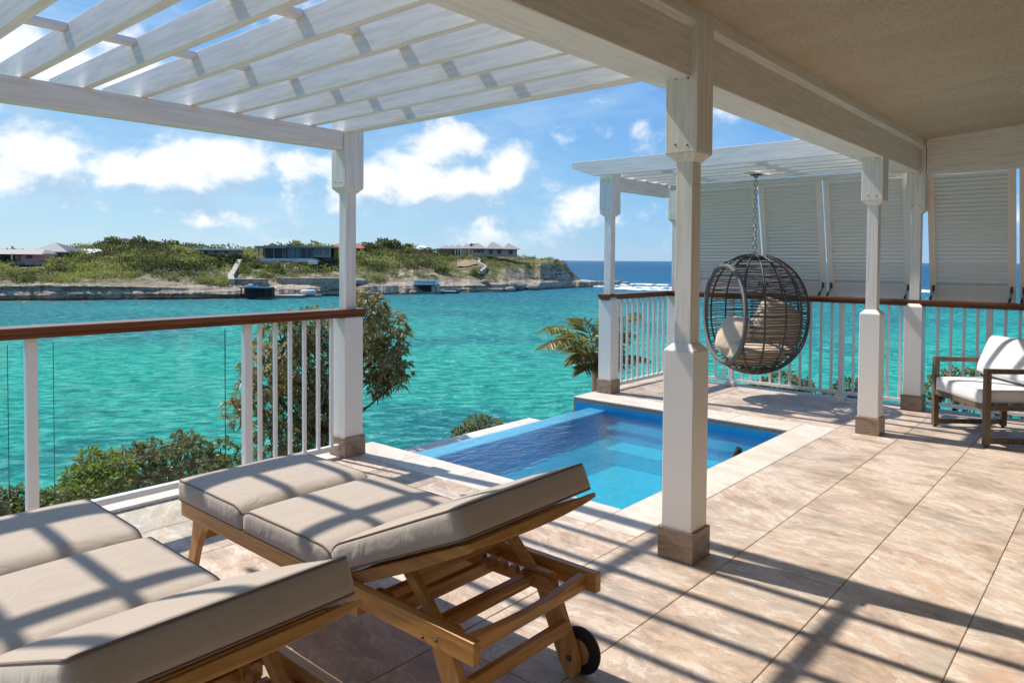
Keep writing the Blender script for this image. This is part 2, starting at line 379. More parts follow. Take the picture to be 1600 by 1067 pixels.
def b_(t):
    g = t.n('ShaderNodeNewGeometry').outputs['Position']
    r_ = t.vm('LENGTH', t.vm('MULTIPLY', g, (1, 1, 0)))
    warp = t.math('MULTIPLY', t.math('SUBTRACT', t.noise(g, .011, 4, .6), .5), 160)
    rr = t.math('ADD', r_, warp)
    col = t.ramp(t.math('DIVIDE', rr, 1000.0), [(.0, (.030, .39, .305)), (.055, (.030, .41, .32)), (.09, (.034, .43, .34)), (.12, (.032, .34, .30)), (.155, (.012, .21, .235)), (.22, (.012, .165, .225)), (.30, (.008, .125, .235)), (.42, (.004, .085, .215)), (.75, (.004, .062, .185)), (1., (.003, .05, .165))])
    bearing = t.vm('DOT_PRODUCT', t.vm('NORMALIZE', t.vm('MULTIPLY', g, (1, 1, 0))), (-.77, .64, 0))   # greener shallows to both sides of the channel
    right = t.math('MULTIPLY', t.fr(bearing, -.52, -.72), t.fr(r_, 260, 120))
    col = t.mix(t.math('MULTIPLY', right, .85), col, (.004, .52, .38))
    left = t.math('MULTIPLY', t.fr(bearing, -.02, .16), t.fr(r_, 210, 60))
    col = t.mix(t.math('MULTIPLY', left, .55), col, (.016, .46, .35))
    patch = t.fr(t.noise(t.vm('MULTIPLY', g, (.034, .021, 0)), 1.0, 5, .64, .5), .47, .60)               # weed and reef patches on the bed
    col = t.mix(t.math('MULTIPLY', t.math('MULTIPLY', patch, .70), t.fr(r_, 420, 200)), col, (.014, .165, .215))
    light = t.fr(t.noise(t.vm('MULTIPLY', g, (.05, .028, 0)), 1.0, 4, .6, .5), .55, .72)                # bright sand patches
    col = t.mix(t.math('MULTIPLY', t.math('MULTIPLY', light, .6), t.fr(r_, 300, 130)), col, (.05, .47, .36))
    rot = t.n('ShaderNodeVectorRotate', {'Vector': g, 'Angle': R(43)}, rotation_type='Z_AXIS').outputs[0]
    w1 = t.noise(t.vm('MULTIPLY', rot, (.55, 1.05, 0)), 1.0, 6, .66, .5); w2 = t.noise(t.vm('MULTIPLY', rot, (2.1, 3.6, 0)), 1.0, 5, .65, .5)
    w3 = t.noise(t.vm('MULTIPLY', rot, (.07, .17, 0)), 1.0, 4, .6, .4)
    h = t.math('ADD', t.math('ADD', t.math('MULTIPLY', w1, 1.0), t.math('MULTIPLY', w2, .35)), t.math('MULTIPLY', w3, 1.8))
    crest = t.math('ADD', t.math('MULTIPLY', w1, .7), t.math('MULTIPLY', w2, .3))          # light through crests and shade in troughs, painted into the colour
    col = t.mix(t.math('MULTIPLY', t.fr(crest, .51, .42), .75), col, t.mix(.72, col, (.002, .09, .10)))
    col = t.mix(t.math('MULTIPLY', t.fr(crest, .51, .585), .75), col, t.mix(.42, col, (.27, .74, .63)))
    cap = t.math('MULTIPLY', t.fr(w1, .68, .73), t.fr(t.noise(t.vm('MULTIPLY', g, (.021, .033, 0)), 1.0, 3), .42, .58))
    glint = t.math('MULTIPLY', t.fr(w2, .60, .67), t.fr(w1, .48, .56)); cap = t.math('MAXIMUM', cap, t.math('MULTIPLY', glint, .6))  # sun glints on the waves painted white, joined with the whitecap foam
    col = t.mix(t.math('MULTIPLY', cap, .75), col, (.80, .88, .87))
    nb = t.n('ShaderNodeBump', {'Height': h, 'Strength': 1.0, 'Distance': .9}).outputs[0]
    f = t.math('MULTIPLY', t.n('ShaderNodeFresnel', {'IOR': 1.33, 'Normal': nb}).outputs[0], .42)
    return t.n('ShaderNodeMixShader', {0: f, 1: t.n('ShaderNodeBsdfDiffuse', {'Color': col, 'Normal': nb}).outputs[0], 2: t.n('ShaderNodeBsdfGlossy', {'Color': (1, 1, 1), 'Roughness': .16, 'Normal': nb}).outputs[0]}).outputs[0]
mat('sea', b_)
def b_(t):
    g = t.n('ShaderNodeNewGeometry').outputs['Position']; n = t.noise(t.vm('MULTIPLY', g, (.12, .3, 0)), 1.0, 5, .65); a = t.n('ShaderNodeAttribute', attribute_name='shore').outputs['Fac']
    col = t.mix(t.fr(a, .3, .95), (.05, .26, .20), (.17, .17, .085)); al = t.fr(t.math('ADD', a, t.math('MULTIPLY', t.math('SUBTRACT', n, .5), 1.2)), .15, .8)
    h = t.noise(t.vm('MULTIPLY', g, (.5, 1.2, 0)), 1.0, 6, .65)
    return t.n('ShaderNodeMixShader', {0: al, 1: t.n('ShaderNodeBsdfTransparent').outputs[0], 2: pbr(t, col, .2, .4, h, .9, .5)}).outputs[0]
mat('shallows', b_)
def b_(t):
    g = t.n('ShaderNodeNewGeometry').outputs['Position']; n = t.noise(t.vm('MULTIPLY', g, (.35, .35, 0)), 1.0, 6, .7, .6)
    return t.n('ShaderNodeMixShader', {0: t.fr(n, .40, .52), 1: t.n('ShaderNodeBsdfTransparent').outputs[0], 2: pbr(t, (.86, .89, .90), .7, .2)}).outputs[0]
mat('foam', b_)
def b_(t):
    geo = t.n('ShaderNodeNewGeometry'); g = geo.outputs['Position']; nz = t.n('ShaderNodeSeparateXYZ', {0: geo.outputs['Normal']}).outputs[2]
    z = t.n('ShaderNodeSeparateXYZ', {0: g}).outputs[2]
    st = t.noise(t.vm('MULTIPLY', g, (.03, .03, 1.5)), 1.0, 5, .6, .5); f = t.noise(g, .55, 7, .7); f2 = t.noise(g, 1.9, 5, .75)
    rock = t.ramp(st, [(.30, (.24, .185, .13)), (.45, (.47, .365, .26)), (.55, (.60, .48, .355)), (.7, (.36, .285, .205))])
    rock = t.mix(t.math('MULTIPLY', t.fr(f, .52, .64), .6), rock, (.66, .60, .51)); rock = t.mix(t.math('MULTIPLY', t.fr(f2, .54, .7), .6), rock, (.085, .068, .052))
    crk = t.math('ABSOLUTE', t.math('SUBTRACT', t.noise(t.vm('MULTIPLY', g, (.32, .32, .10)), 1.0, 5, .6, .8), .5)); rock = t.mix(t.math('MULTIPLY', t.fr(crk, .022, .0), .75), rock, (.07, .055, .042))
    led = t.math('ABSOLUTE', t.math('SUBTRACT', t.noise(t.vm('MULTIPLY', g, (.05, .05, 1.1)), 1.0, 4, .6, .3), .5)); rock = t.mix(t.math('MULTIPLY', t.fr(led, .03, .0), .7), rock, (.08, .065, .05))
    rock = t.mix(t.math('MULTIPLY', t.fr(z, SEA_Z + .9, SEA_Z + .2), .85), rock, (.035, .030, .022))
    soil = t.ramp(t.noise(g, .16, 6, .65), [(.34, (.09, .105, .032)), (.48, (.17, .16, .06)), (.57, (.29, .235, .145)), (.66, (.50, .43, .33))])
    soil = t.mix(t.math('MULTIPLY', t.fr(f2, .5, .7), .5), soil, (.06, .06, .022))
    k = t.fr(t.math('ADD', nz, t.math('MULTIPLY', t.math('SUBTRACT', f, .5), .7)), .56, .80)
    k = t.math('MULTIPLY', k, t.fr(t.math('ADD', z, t.math('MULTIPLY', t.math('SUBTRACT', f, .5), 5.)), -6.4, -4.4))
    return pbr(t, t.mix(k, rock, soil), .92, .12, t.math('ADD', f, t.math('MULTIPLY', f2, .5)), .8, .9)
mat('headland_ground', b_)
mat('bank_soil', lambda t: pbr(t, t.ramp(t.noise(objco(t), 2.2, 6, .65), [(.35, (.05, .055, .02)), (.5, (.11, .095, .045)), (.65, (.22, .18, .12))]), .95, .1, t.noise(objco(t), 9, 5, .7), .8, .08))
def leaf(name, dark, mid, lite, trans=.35, rough=.42):
    def b(t):
        a = t.n('ShaderNodeAttribute', attribute_name='tone').outputs['Fac']
        col = t.ramp(a, [(0., dark), (.5, mid), (1., lite)])
        p = pbr(t, col, rough, .45)
        tr = t.n('ShaderNodeBsdfTranslucent', {'Color': t.mix(.35, col, (.25, .28, .03))}).outputs[0]
        return t.n('ShaderNodeMixShader', {0: trans, 1: p, 2: tr}).outputs[0]
    mat(name, b)
leaf('tree_leaf', (.13, .125, .048), (.28, .245, .095), (.52, .38, .22), .42); leaf('shrub_leaf', (.07, .10, .035), (.175, .21, .078), (.42, .42, .25), .42)
leaf('bright_leaf', (.09, .15, .025), (.22, .32, .05), (.42, .48, .12), .42); leaf('scrub_leaf', (.045, .052, .022), (.19, .205, .058), (.52, .50, .13), .3, .6)
leaf('palm_leaf', (.14, .065, .03), (.26, .19, .05), (.34, .36, .09), .4); leaf('far_palm', (.03, .045, .015), (.07, .09, .03), (.13, .14, .05), .2, .6)
mat('bark', lambda t: pbr(t, t.mix(t.noise(t.vm('MULTIPLY', objco(t), (14, 14, 3)), 1., 5), (.07, .05, .037), (.20, .155, .115)), .9, .15, t.noise(t.vm('MULTIPLY', objco(t), (20, 20, 5)), 1., 5), .7, .01))
def flat(name, c, rough=.6, var=.12, sc=.6, spec=.3):
    mat(name, lambda t: pbr(t, t.mix(t.math('MULTIPLY', t.noise(objco(t, 3.), sc, 5, .65), 1.0), tuple(v * (1 - var) for v in c), tuple(min(1, v * (1 + var)) for v in c)), rough, spec))
flat('pink_wall', (.78, .30, .29)); flat('rust_wall', (.36, .17, .12)); flat('grey_roof', (.11, .115, .14)); flat('pale_roof', (.30, .265, .24)); flat('white_roof', (.78, .80, .80)); flat('red_roof', (.36, .10, .07))
flat('tan_wall', (.50, .345, .265)); flat('shingle_roof', (.34, .29, .26)); flat('teal_trim', (.045, .13, .14)); flat('dark_pane', (.02, .023, .025), .15, .2, .4, .5); flat('blue_pane', (.07, .115, .125), .12, .3, .3, .6)
flat('grey_frame', (.27, .27, .26)); flat('white_render', (.72, .70, .66), .8); flat('pale_stone', (.44, .385, .31), .9, .35, .9); flat('hull_blue', (.04, .09, .15), .35); flat('hull_white', (.78, .80, .80), .3)
flat('sign_white', (.80, .82, .83), .5, .04); flat('sign_ink', (.16, .10, .19), .6, .1); flat('timber_dark', (.06, .045, .036), .8, .3); flat('lawn', (.30, .225, .13), .95, .25, .5); flat('far_pool', (.05, .28, .30), .2); flat('bounce_wall_render', (.72, .54, .38), .85, .06, 2.)
def b_(t):
    g = t.n('ShaderNodeNewGeometry').outputs['Position']; n = t.noise(g, .8, 6, .75); m_ = t.noise(t.vm('MULTIPLY', g, (.5, .5, 2.4)), 1.0, 5, .7, .6)
    col = t.ramp(m_, [(.32, (.13, .105, .08)), (.46, (.30, .25, .19)), (.56, (.43, .37, .29)), (.70, (.22, .18, .14))]); col = t.mix(t.math('MULTIPLY', t.fr(n, .52, .66), .55), col, (.09, .075, .055))
    return pbr(t, col, .95, .1, n, .8, .25)
mat('far_stone', b_)
flat('tank_white', (.60, .58, .53), .6); flat('boulder', (.33, .285, .23), .95, .4, .7)
M = MATS

# ------------------------------------------------------------------ numeric noise
def vnoise(p, seed=0):
    p = np.asarray(p, float); i = np.floor(p).astype(np.int64); f = p - i; f = f * f * (3 - 2 * f); out = 0
    for dx in (0, 1):
        for dy in (0, 1):
            for dz in (0, 1):
                h = ((i[..., 0] + dx) * 374761393 + (i[..., 1] + dy) * 668265263 + (i[..., 2] + dz) * 2147483647 + seed * 974711) & 0x7fffffff
                h = ((h ^ (h >> 13)) * 1274126177) & 0x7fffffff; h = (h ^ (h >> 16)) / 0x7fffffff
                wgt = (f[..., 0] if dx else 1 - f[..., 0]) * (f[..., 1] if dy else 1 - f[..., 1]) * (f[..., 2] if dz else 1 - f[..., 2]); out = out + wgt * (h % 1.0)
    return out
def fbm(p, o=4, seed=0):
    p = np.asarray(p, float); a = 1.; t_ = 0; s_ = 0
    for k in range(o): t_ = t_ + a * vnoise(p * 2 ** k, seed + k); s_ += a; a *= .5
    return t_ / s_

# ================================================================== SETTING: sea, headland, bank
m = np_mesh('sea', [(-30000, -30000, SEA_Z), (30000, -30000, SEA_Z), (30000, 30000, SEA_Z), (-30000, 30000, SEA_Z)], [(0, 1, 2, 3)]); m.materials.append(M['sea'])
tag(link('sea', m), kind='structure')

YH = lambda x: 407 + 0.00656 * (x - 880)
def wdepth(x, y): return on_z(x, y, SEA_Z).dot(MF) - EYE.dot(MF)
KEYS = [  # column x: waterline y, then (offset m, pixel y) of cliff top, bench, slope, crest
    (-420, 478, (2, 450), (9, 441), (28, 418), (60, 398)), (0, 470.6, (2, 447), (8, 437), (28, 411.5), (60, 399)), (80, 470, (2, 446), (8, 436), (28, 411), (60, 398)),
    (130, 469.8, (2, 447), (8, 436), (30, 408), (60, 388)), (200, 469, (2, 448), (8, 438), (32, 403), (62, 382)), (290, 468, (2, 450), (9, 441), (34, 407), (62, 386)),
    (345, 467, (2, 453), (9, 444), (34, 417), (62, 390)), (365, 466.7, (2, 453), (11, 444), (34, 421), (62, 393)), (400, 466, (2, 453), (10, 445), (36, 412), (62, 393)), (460, 464.5, (2, 452), (10, 442), (36, 411), (64, 388)),
    (530, 462.4, (2, 449), (9, 438), (36, 411), (66, 389)), (600, 460.5, (2, 448), (9, 438), (36, 409), (66, 386.5)), (660, 459.5, (2, 447), (9, 438), (36, 409), (66, 391)),
    (720, 457.5, (2, 447), (9, 436), (36, 411), (60, 398.5)), (780, 456, (2, 445), (9, 434), (30, 413), (55, 399)), (830, 453, (2, 443), (8, 435), (16, 412), (45, 402.5)),
    (862, 451.6, (2, 441), (7, 436), (11, 413), (32, 405)), (880, 450.8, (2, 440), (8, 437), (11, 420), (22, 410)), (893, 450, (3, 440), (9, 438), (12, 434), (22, 424)), (903, 449.4, (3, 440), (9, 439), (14, 438.5), (24, 438)),
    (935, 447.8, (2.5, 440.5), (8, 440), (14, 440), (22, 440)), (965, 446, (2, 441.5), (6, 441), (12, 441), (18, 442)), (984, 444.5, (2, 443.6), (5, 443.4), (8, 443.6), (12, 444)), (992, 444.0, (1, 445), (3, 445.6), (5, 446), (8, 447))]
xs = np.arange(-420, 993, 2.0)
kx = np.array([k[0] for k in KEYS], float)
def ki(fn): return np.interp(xs, kx, [fn(k) for k in KEYS])
yw = ki(lambda k: k[1]) + (fbm(np.stack([xs * .045, xs * 0, xs * 0], -1), 4, 3) - .5) * 1.4
rows = [(0.0, None)]
offs = [ki(lambda k, j=j: k[2 + j][0]) for j in range(4)]; ys_ = [ki(lambda k, j=j: k[2 + j][1]) for j in range(4)]
D0 = np.array([wdepth(x, y) for x, y in zip(xs, yw)])
def z_at(xa, ya, d): return np.array([(EYE + ray(x, y) * dd).z for x, y, dd in zip(xa, ya, d)])
prof_o = [np.full_like(xs, -3.0), np.zeros_like(xs)] + offs; prof_z = [np.full_like(xs, SEA_Z - 2.5), np.full_like(xs, SEA_Z - .3)] + [z_at(xs, y, D0 + o) for y, o in zip(ys_, offs)]
prof_o += [offs[3] + 40, offs[3] + 150]; prof_z += [prof_z[-1] - 3.0, np.full_like(xs, SEA_Z - 3)]
prof_o = np.array(prof_o); prof_z = np.array(prof_z)
segs = [2, 9, 7, 16, 16, 8, 6]
TT = np.concatenate([np.linspace(i, i + 1, n, endpoint=False) for i, n in enumerate(segs)] + [[len(segs)]])
nr, nc = len(TT), len(xs)
gp = np.zeros((nr, nc, 3))
hv = np.array([[v.x, v.y] for v in (ray(x, 420) for x in xs)])
for r_, tt in enumerate(TT):
    i = min(int(tt), len(segs) - 1); f = tt - i; fz = f if i != 1 else f ** .8
    o_ = prof_o[i] * (1 - f) + prof_o[i + 1] * f; z_ = prof_z[i] * (1 - fz) + prof_z[i + 1] * fz
    gp[r_, :, :2] = hv * (D0 + o_)[:, None]; gp[r_, :, 2] = z_
# pale shallow shelf along the waterline
sh_o = [-16, -9, -4, 0, 4]; sv_ = np.zeros((len(sh_o), nc, 3)); wob = (fbm(np.stack([xs * .06, xs * 0, xs * 0 + 4], -1), 4, 8) - .35) * 1.6
for r_, o_ in enumerate(sh_o): sv_[r_, :, :2] = hv * (D0 + o_ * (np.maximum(.25, wob) if o_ < 0 else 1))[:, None]; sv_[r_, :, 2] = SEA_Z + .05
q = np.arange(len(sh_o) * nc).reshape(len(sh_o), nc)
m = np_mesh('shallows', sv_.reshape(-1, 3), np.stack([q[:-1, :-1], q[:-1, 1:], q[1:, 1:], q[1:, :-1]], -1).reshape(-1, 4)); a = m.attributes.new('shore', 'FLOAT', 'POINT'); a.data.foreach_set('value', np.repeat(np.array([0, .45, .85, 1, 1], np.float32), nc)); m.materials.append(M['shallows'])
tag(link('shallows', m), kind='structure')
P3 = gp.copy(); TTg = np.repeat(TT[:, None], nc, 1)
nA = fbm(P3 * .10, 5, 5) - .5; nB = fbm(P3 * .45, 4, 9) - .5; nS = fbm(P3 * np.array([.02, .02, .9]), 4, 13) - .5
cliff = np.clip(1 - np.abs(TTg - 1.6) / 1.3, 0, 1); up = np.clip((TTg - 2.2) / 1.2, 0, 1) * np.clip((7 - TTg), 0, 1)
small = np.interp(xs, [-420, 800, 900, 992], [1, 1, .35, .25])[None, :]
shift = cliff * (nS * 4.2 + nA * 3.5 + nB * 1.8) * small
gp[..., :2] += hv[None] * shift[..., None]
gp[..., 2] += (up * (nA * 3.0 + nB * 1.3) + cliff * (TTg > 1.5) * nB * .9) * small
q = np.arange(nr * nc).reshape(nr, nc)
quads = np.stack([q[:-1, :-1], q[:-1, 1:], q[1:, 1:], q[1:, :-1]], -1).reshape(-1, 4)
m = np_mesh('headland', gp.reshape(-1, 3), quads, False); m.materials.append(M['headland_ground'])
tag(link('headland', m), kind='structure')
def ground(x, off):      # ground point at image column x, metres behind the waterline
    c = int(np.clip(round((x + 420) / 2), 0, nc - 1)); i = np.searchsorted(prof_o[:, c], off) - 1; i = int(np.clip(i, 0, len(segs) - 1))
    f = (off - prof_o[i, c]) / max(1e-6, prof_o[i + 1, c] - prof_o[i, c]); t_ = i + min(max(f, 0), 1); r_ = int(np.argmin(np.abs(TT - t_)))
    return Vector(gp[r_, c])

# foliage cards -----------------------------------------------------
def cards(pos, nrm, length, width, tone, fold=.25, droop=None):
    """leaf blades: pos (n,3) base, nrm (n,3) direction of growth; four triangles each"""
    n = len(pos); d = nrm / np.maximum(1e-6, np.linalg.norm(nrm, axis=1, keepdims=True))
    rv = rng.normal(size=(n, 3)); s = np.cross(d, rv); s /= np.maximum(1e-6, np.linalg.norm(s, axis=1, keepdims=True)); u = np.cross(s, d)
    L = np.broadcast_to(length, (n,))[:, None]; W = np.broadcast_to(width, (n,))[:, None]
    tip = pos + d * L; mid = pos + d * L * .48 - u * W * fold
    if droop is not None: tip = tip + np.array([0, 0, -1.]) * L * droop
    V = np.stack([pos, mid + s * W * .5 + u * W * fold, tip, mid - s * W * .5 + u * W * fold, mid], 1).reshape(-1, 3)
    b = (np.arange(n) * 5)[:, None]
    T = np.concatenate([b + np.array([[0, 1, 4]]), b + np.array([[1, 2, 4]]), b + np.array([[2, 3, 4]]), b + np.array([[3, 0, 4]])], 1).reshape(-1, 3)
    return V, T, np.repeat(tone, 4)
def leaf_mesh(name, V, T, tone, matn):
    m = np_mesh(name, V, T); a = m.attributes.new('tone', 'FLOAT', 'FACE'); a.data.foreach_set('value', np.clip(tone, 0, 1).astype(np.float32)); m.materials.append(M[matn]); return m
def ball(n, flat_=1.0):
    p = rng.normal(size=(n, 3)); p /= np.linalg.norm(p, axis=1, keepdims=True); r_ = rng.uniform(.55, 1.0, (n, 1)) ** .6; p = p * r_; p[:, 2] *= flat_; return p

# scrub on the headland: one mass nobody could count
Vs, Ts, Os, base_i = [], [], [], 0
def bush(c, rad, n, tone, hf=.75):
    global base_i
    b = ball(n, hf); b[:, 2] = np.abs(b[:, 2]) * 1.1
    lump = 1 + .35 * (fbm(b * 1.8 + rng.uniform(0, 50, 3), 3) - .5) * 2; p = np.array(c) + b * rad * lump[:, None]
    d = b + rng.normal(size=(n, 3)) * .6 + np.array([0, 0, .4]); L = rad * rng.uniform(.20, .38, n)
    V, T, O = cards(p, d, L, L * .75, tone + rng.normal(size=n) * .13 + (b[:, 2] - .4) * .12)
    Vs.append(V); Ts.append(T + base_i); Os.append(O); base_i += len(V)
cand = 0
lawn_zone = lambda x, t_: 706 < x < 762 and 3.2 < t_ < 4.02
for _ in range(16000):
    c = rnd.randrange(0, nc); t_ = rnd.uniform(2.5, 5.15); x = xs[c]
    if x > 905: continue
    r_ = int(np.argmin(np.abs(TT - t_))); g = gp[r_, c]
    if g[2] < -7.0 or lawn_zone(x, t_): continue
    if (18 < x < 76 and 3.45 < t_ < 4.3) or (400 < x < 516 and 3.85 < t_ < 4.5) or (355 < x < 372 and t_ < 4.1): continue
    dens = fbm(np.array([[g[0] * .05, g[1] * .05, 3.]]), 3, 21)[0]
    thr = .54 if t_ < 3.05 else (.40 if t_ < 3.5 else .20)
    if 700 < x < 850: thr += .07
    if 372 < x < 402 and t_ < 3.7: thr += .2
    if x > 835: thr = .62 if t_ < 3.9 else .3
    if dens < thr: continue
    tone = .40 + (fbm(np.array([[g[0] * .09, g[1] * .09, 8.]]), 3, 33)[0] - .5) * 2.6 + rnd.gauss(0, .2)
    rad = rnd.uniform(.8, 2.3) * (1.15 if t_ > 3.5 else .8) * (.5 if x > 770 else 1)
    bush(g + np.array([0, 0, -.2]), rad, 30, tone)
    cand += 1
    if cand > 4200: break
m = leaf_mesh('scrub', np.concatenate(Vs), np.concatenate(Ts), np.concatenate(Os), 'scrub_leaf')
tag(link('hillside_scrub', m), kind='stuff')

# countable bushes that stand out on the hillside
bush_spots = [(112, 34, 3.2, .55, 'round bush in front of the white roofed shed'), (20, 64, 3.4, .35, 'dark bush showing above the pink cottage roof'), (-30, 62, 3, .4, 'bush beyond the left edge behind the pink cottage'),
    (175, 60, 3.2, .45, 'crest bush right of the white roofed shed'), (215, 62, 3.6, .3, 'crest bush just left of the small cabin'), (240, 66, 3.0, .25, 'dark bush right behind the small cabin'), (270, 60, 3.0, .45, 'crest bush between the cabin and the bungalow'),
    (430, 66, 4.0, .75, 'yellow green treetop above the left half of the glass villa'), (465, 70, 4.5, .7, 'tall yellow green treetop above the middle of the glass villa'), (492, 70, 4.0, .65, 'green treetop above the right half of the glass villa'), (400, 30, 3.0, .35, 'bush below the left corner of the glass villa'),
    (430, 26, 3.0, .35, 'dark green bush on the slope under the glass villa'), (372, 44, 3.4, .75, 'bright green bush at the top of the stair wall'), (495, 36, 2.4, .45, 'rounded bush at the right corner of the glass villa'), (508, 30, 2.6, .4, 'bush right of the small white walled terrace'), (516, 40, 2.6, .5, 'bush left of the red roofed house'),
    (575, 62, 4.2, .22, 'dark tree touching the right end of the red roofed house'), (600, 66, 4.6, .2, 'dark tree in the middle of the group right of the red roof'), (617, 66, 3.8, .25, 'dark tree right of the group beside the red roofed house'), (590, 50, 3.0, .45, 'bush in front of the dark trees on the crest'), (560, 36, 3.0, .4, 'bush on the slope below the red roofed house'),
    (690, 18, 3.0, .2, 'dark bush on the rocks behind the boathouse'), (744, 12, 2.8, .25, 'dark bush at the lower end of the garden wall'), (664, 30, 2.8, .25, 'bush on the slope above the boathouse sign'), (640, 58, 3.4, .6, 'bush at the foot of the tall lone palm')]
for x, off, rad, tone, lab in bush_spots:
    Vs, Ts, Os, base_i = [], [], [], 0
    g = ground(x, off); bush((0, 0, 0), rad * .8, 150, tone, .8)
    for k in range(3): bush((rnd.uniform(-1, 1) * rad * .5, rnd.uniform(-1, 1) * rad * .4, 0), rad * .5, 70, tone + rnd.gauss(0, .1), .85)
    t_ = thing('bush', lab, 'bush', g, group='bushes on the hillside across the bay')
    part('crown', leaf_mesh('crown', np.concatenate(Vs), np.concatenate(Ts), np.concatenate(Os), 'scrub_leaf'), None, t_)
    part('trunk', MB().tube([(0, 0, -.4), (.1, 0, .5), (.2, .1, 1.2)], .12, 5, r_end=.05), M['bark'], t_)

# ------------------------------------------------------------------ buildings across the bay
HR = Vector((MR.x, MR.y, 0)).normalized(); HF = Vector((MF.x, MF.y, 0)).normalized(); RZ = math.atan2(HR.y, HR.x)
class Far:   # local frame: x to the right as seen from the terrace, y away, z up; pixel helpers at one depth
    def __init__(s, name, label, cat, x, ybase, depth):
        s.d = depth; s.x0 = x; p = at_depth(x, ybase, depth); s.base = p.z; s.yb = ybase; s.root = thing(name, label, cat, p, RZ); s.k = depth / F_PX
    def X(s, px): return (px - s.x0) * s.k
    def Z(s, py): return (s.yb - py) * s.k
    def box(s, name, px0, px1, py0, py1, d0, d1, m_, parent=None, bevel=0):
        return part(name, MB().box(s.X(px0), s.X(px1), d0, d1, s.Z(py1), s.Z(py0)), M[m_], parent or s.root, bevel)
    def hip(s, name, px0, px1, apx0, apx1, yeave, yap, d0, d1, m_, parent=None):
        a, b, c, d = s.X(px0), s.X(px1), s.X(apx0), s.X(apx1); e, h = s.Z(yeave), s.Z(yap); dm = (d0 + d1) / 2
        mb = MB().add([(a, d0, e), (b, d0, e), (b, d1, e), (a, d1, e), (c, dm, h), (d, dm, h)], [(0, 1, 5, 4), (2, 3, 4, 5), (1, 2, 5), (3, 0, 4), (3, 2, 1, 0)])
        return part(name, mb, M[m_], parent or s.root)
dep = lambda x, off: float(np.interp(x, xs, D0)) + off
# pink cottage
f = Far('cottage', 'pink cottage with long pale roof and open porch, leftmost on the far shore', 'house', 35, 410, dep(35, 27))
wl = f.box('wall', 24, 70, 396, 411, 0, 7, 'pink_wall'); f.box('window', 41, 51, 398.5, 404, -.08, .05, 'dark_pane', wl); f.box('door', 27, 33, 398, 409, -.08, .05, 'rust_wall', wl)
f.box('porch_wall', -16, 24, 397, 411, 3, 7, 'dark_pane'); f.box('post', 21.5, 23.5, 396, 410, -1.2, -.8, 'white_render'); f.box('post', 2, 3.5, 396, 410, -1.2, -.8, 'white_render'); f.box('foundation', -16, 75, 409, 414, -1.6, 7, 'far_stone')
rf = MB().add([(f.X(-20), -1.8, f.Z(397.2)), (f.X(71), -1.8, f.Z(397.5)), (f.X(57), 4, f.Z(389.6)), (f.X(-20), 4, f.Z(389.6)), (f.X(-20), 9, f.Z(397)), (f.X(72), 9, f.Z(397))], [(0, 1, 2, 3), (3, 2, 5, 4), (1, 5, 2), (0, 4, 5, 1), (0, 3, 4)])
part('roof', rf, M['pale_roof'], f.root)
f = Far('house', 'brown house with a steep grey hipped roof behind the pink cottage', 'house', 78, 411, dep(78, 34))
wl = f.box('wall', 66, 104, 393, 413, 0, 9, 'rust_wall'); f.box('window', 84, 89, 397, 402, -.08, .05, 'dark_pane', wl); f.box('window', 93, 98, 397, 402, -.08, .05, 'dark_pane', wl)
f.hip('roof', 47, 110, 68.5, 69.5, 394, 378.6, -1.2, 12, 'grey_roof'); f.box('fascia', 64, 106, 393.2, 394.6, -1.25, -.9, 'white_render')
f = Far('shed', 'low shed with a bright white roof beside the grey roofed house', 'shed', 124, 400, dep(124, 40))
f.box('wall', 108, 140, 394, 402, 0, 6, 'rust_wall')
part('roof', MB().add([(f.X(119), -.8, f.Z(396)), (f.X(144), -.8, f.Z(395.6)), (f.X(137), 6, f.Z(389)), (f.X(101), 6, f.Z(389)), (f.X(144), 6.2, f.Z(391)), (f.X(101), 6.2, f.Z(391))], [(0, 1, 2, 3), (1, 4, 2), (0, 3, 5), (5, 4, 1, 0), (3, 2, 4, 5)]), M['white_roof'], f.root)
f = Far('bungalow', 'long low bungalow with a thin white roof half hidden by bushes', 'house', 338, 397, dep(338, 44))
wl = f.box('wall', 309, 366, 390.5, 398, 0, 8, 'far_stone'); f.box('roof', 306, 369, 388.6, 390.6, -1.2, 9, 'white_roof')
for a in (318, 334, 350): f.box('window', a, a + 6, 392, 396, -.1, .05, 'dark_pane', wl)
f = Far('cabin', 'small cabin with a brown and white roof among bushes on the crest', 'cabin', 240, 392, dep(240, 60))
f.box('wall', 232, 249, 389, 395, 0, 6, 'tan_wall'); f.hip('roof', 229, 252, 238, 243, 389.4, 386.2, -1, 7, 'pale_roof')
f = Far('glass_villa', 'flat roofed grey villa with tall glass walls on the far hillside', 'house', 458, 407, dep(458, 38))
f.box('wall', 403, 516, 387, 406, 5, 11, 'dark_pane'); f.box('floor_slab', 400, 492, 404, 409.5, -1, 11, 'white_render')
f.box('roof', 401, 449, 384.9, 388.2, -2, 12, 'grey_frame'); f.box('roof', 448, 516, 384.5, 387.0, -.6, 12, 'grey_frame')
for a in (404, 412.5, 427.5, 441.5, 445): f.box('column', a, a + 1.3, 388, 405, -.2, .2, 'grey_frame')
for i, a in enumerate((448.5, 461.2, 469.2, 479.2)):
    b = (460.2, 468.2, 478.2, 487)[i]
    fr_ = f.box('window', a, b, 387.2, 403.5, .5, .9, 'grey_frame'); f.box('pane', a + .9, b - .7, 388, 402.8, .40, .49, 'blue_pane' if i < 2 else 'dark_pane', fr_)
f.box('wall', 487, 515, 387.2, 402, 1.2, 1.8, 'grey_frame', None)
for a in (489, 496, 506.5): f.box('window', a, a + 5.5, 388.5, 398, 1.0, 1.19, 'blue_pane')
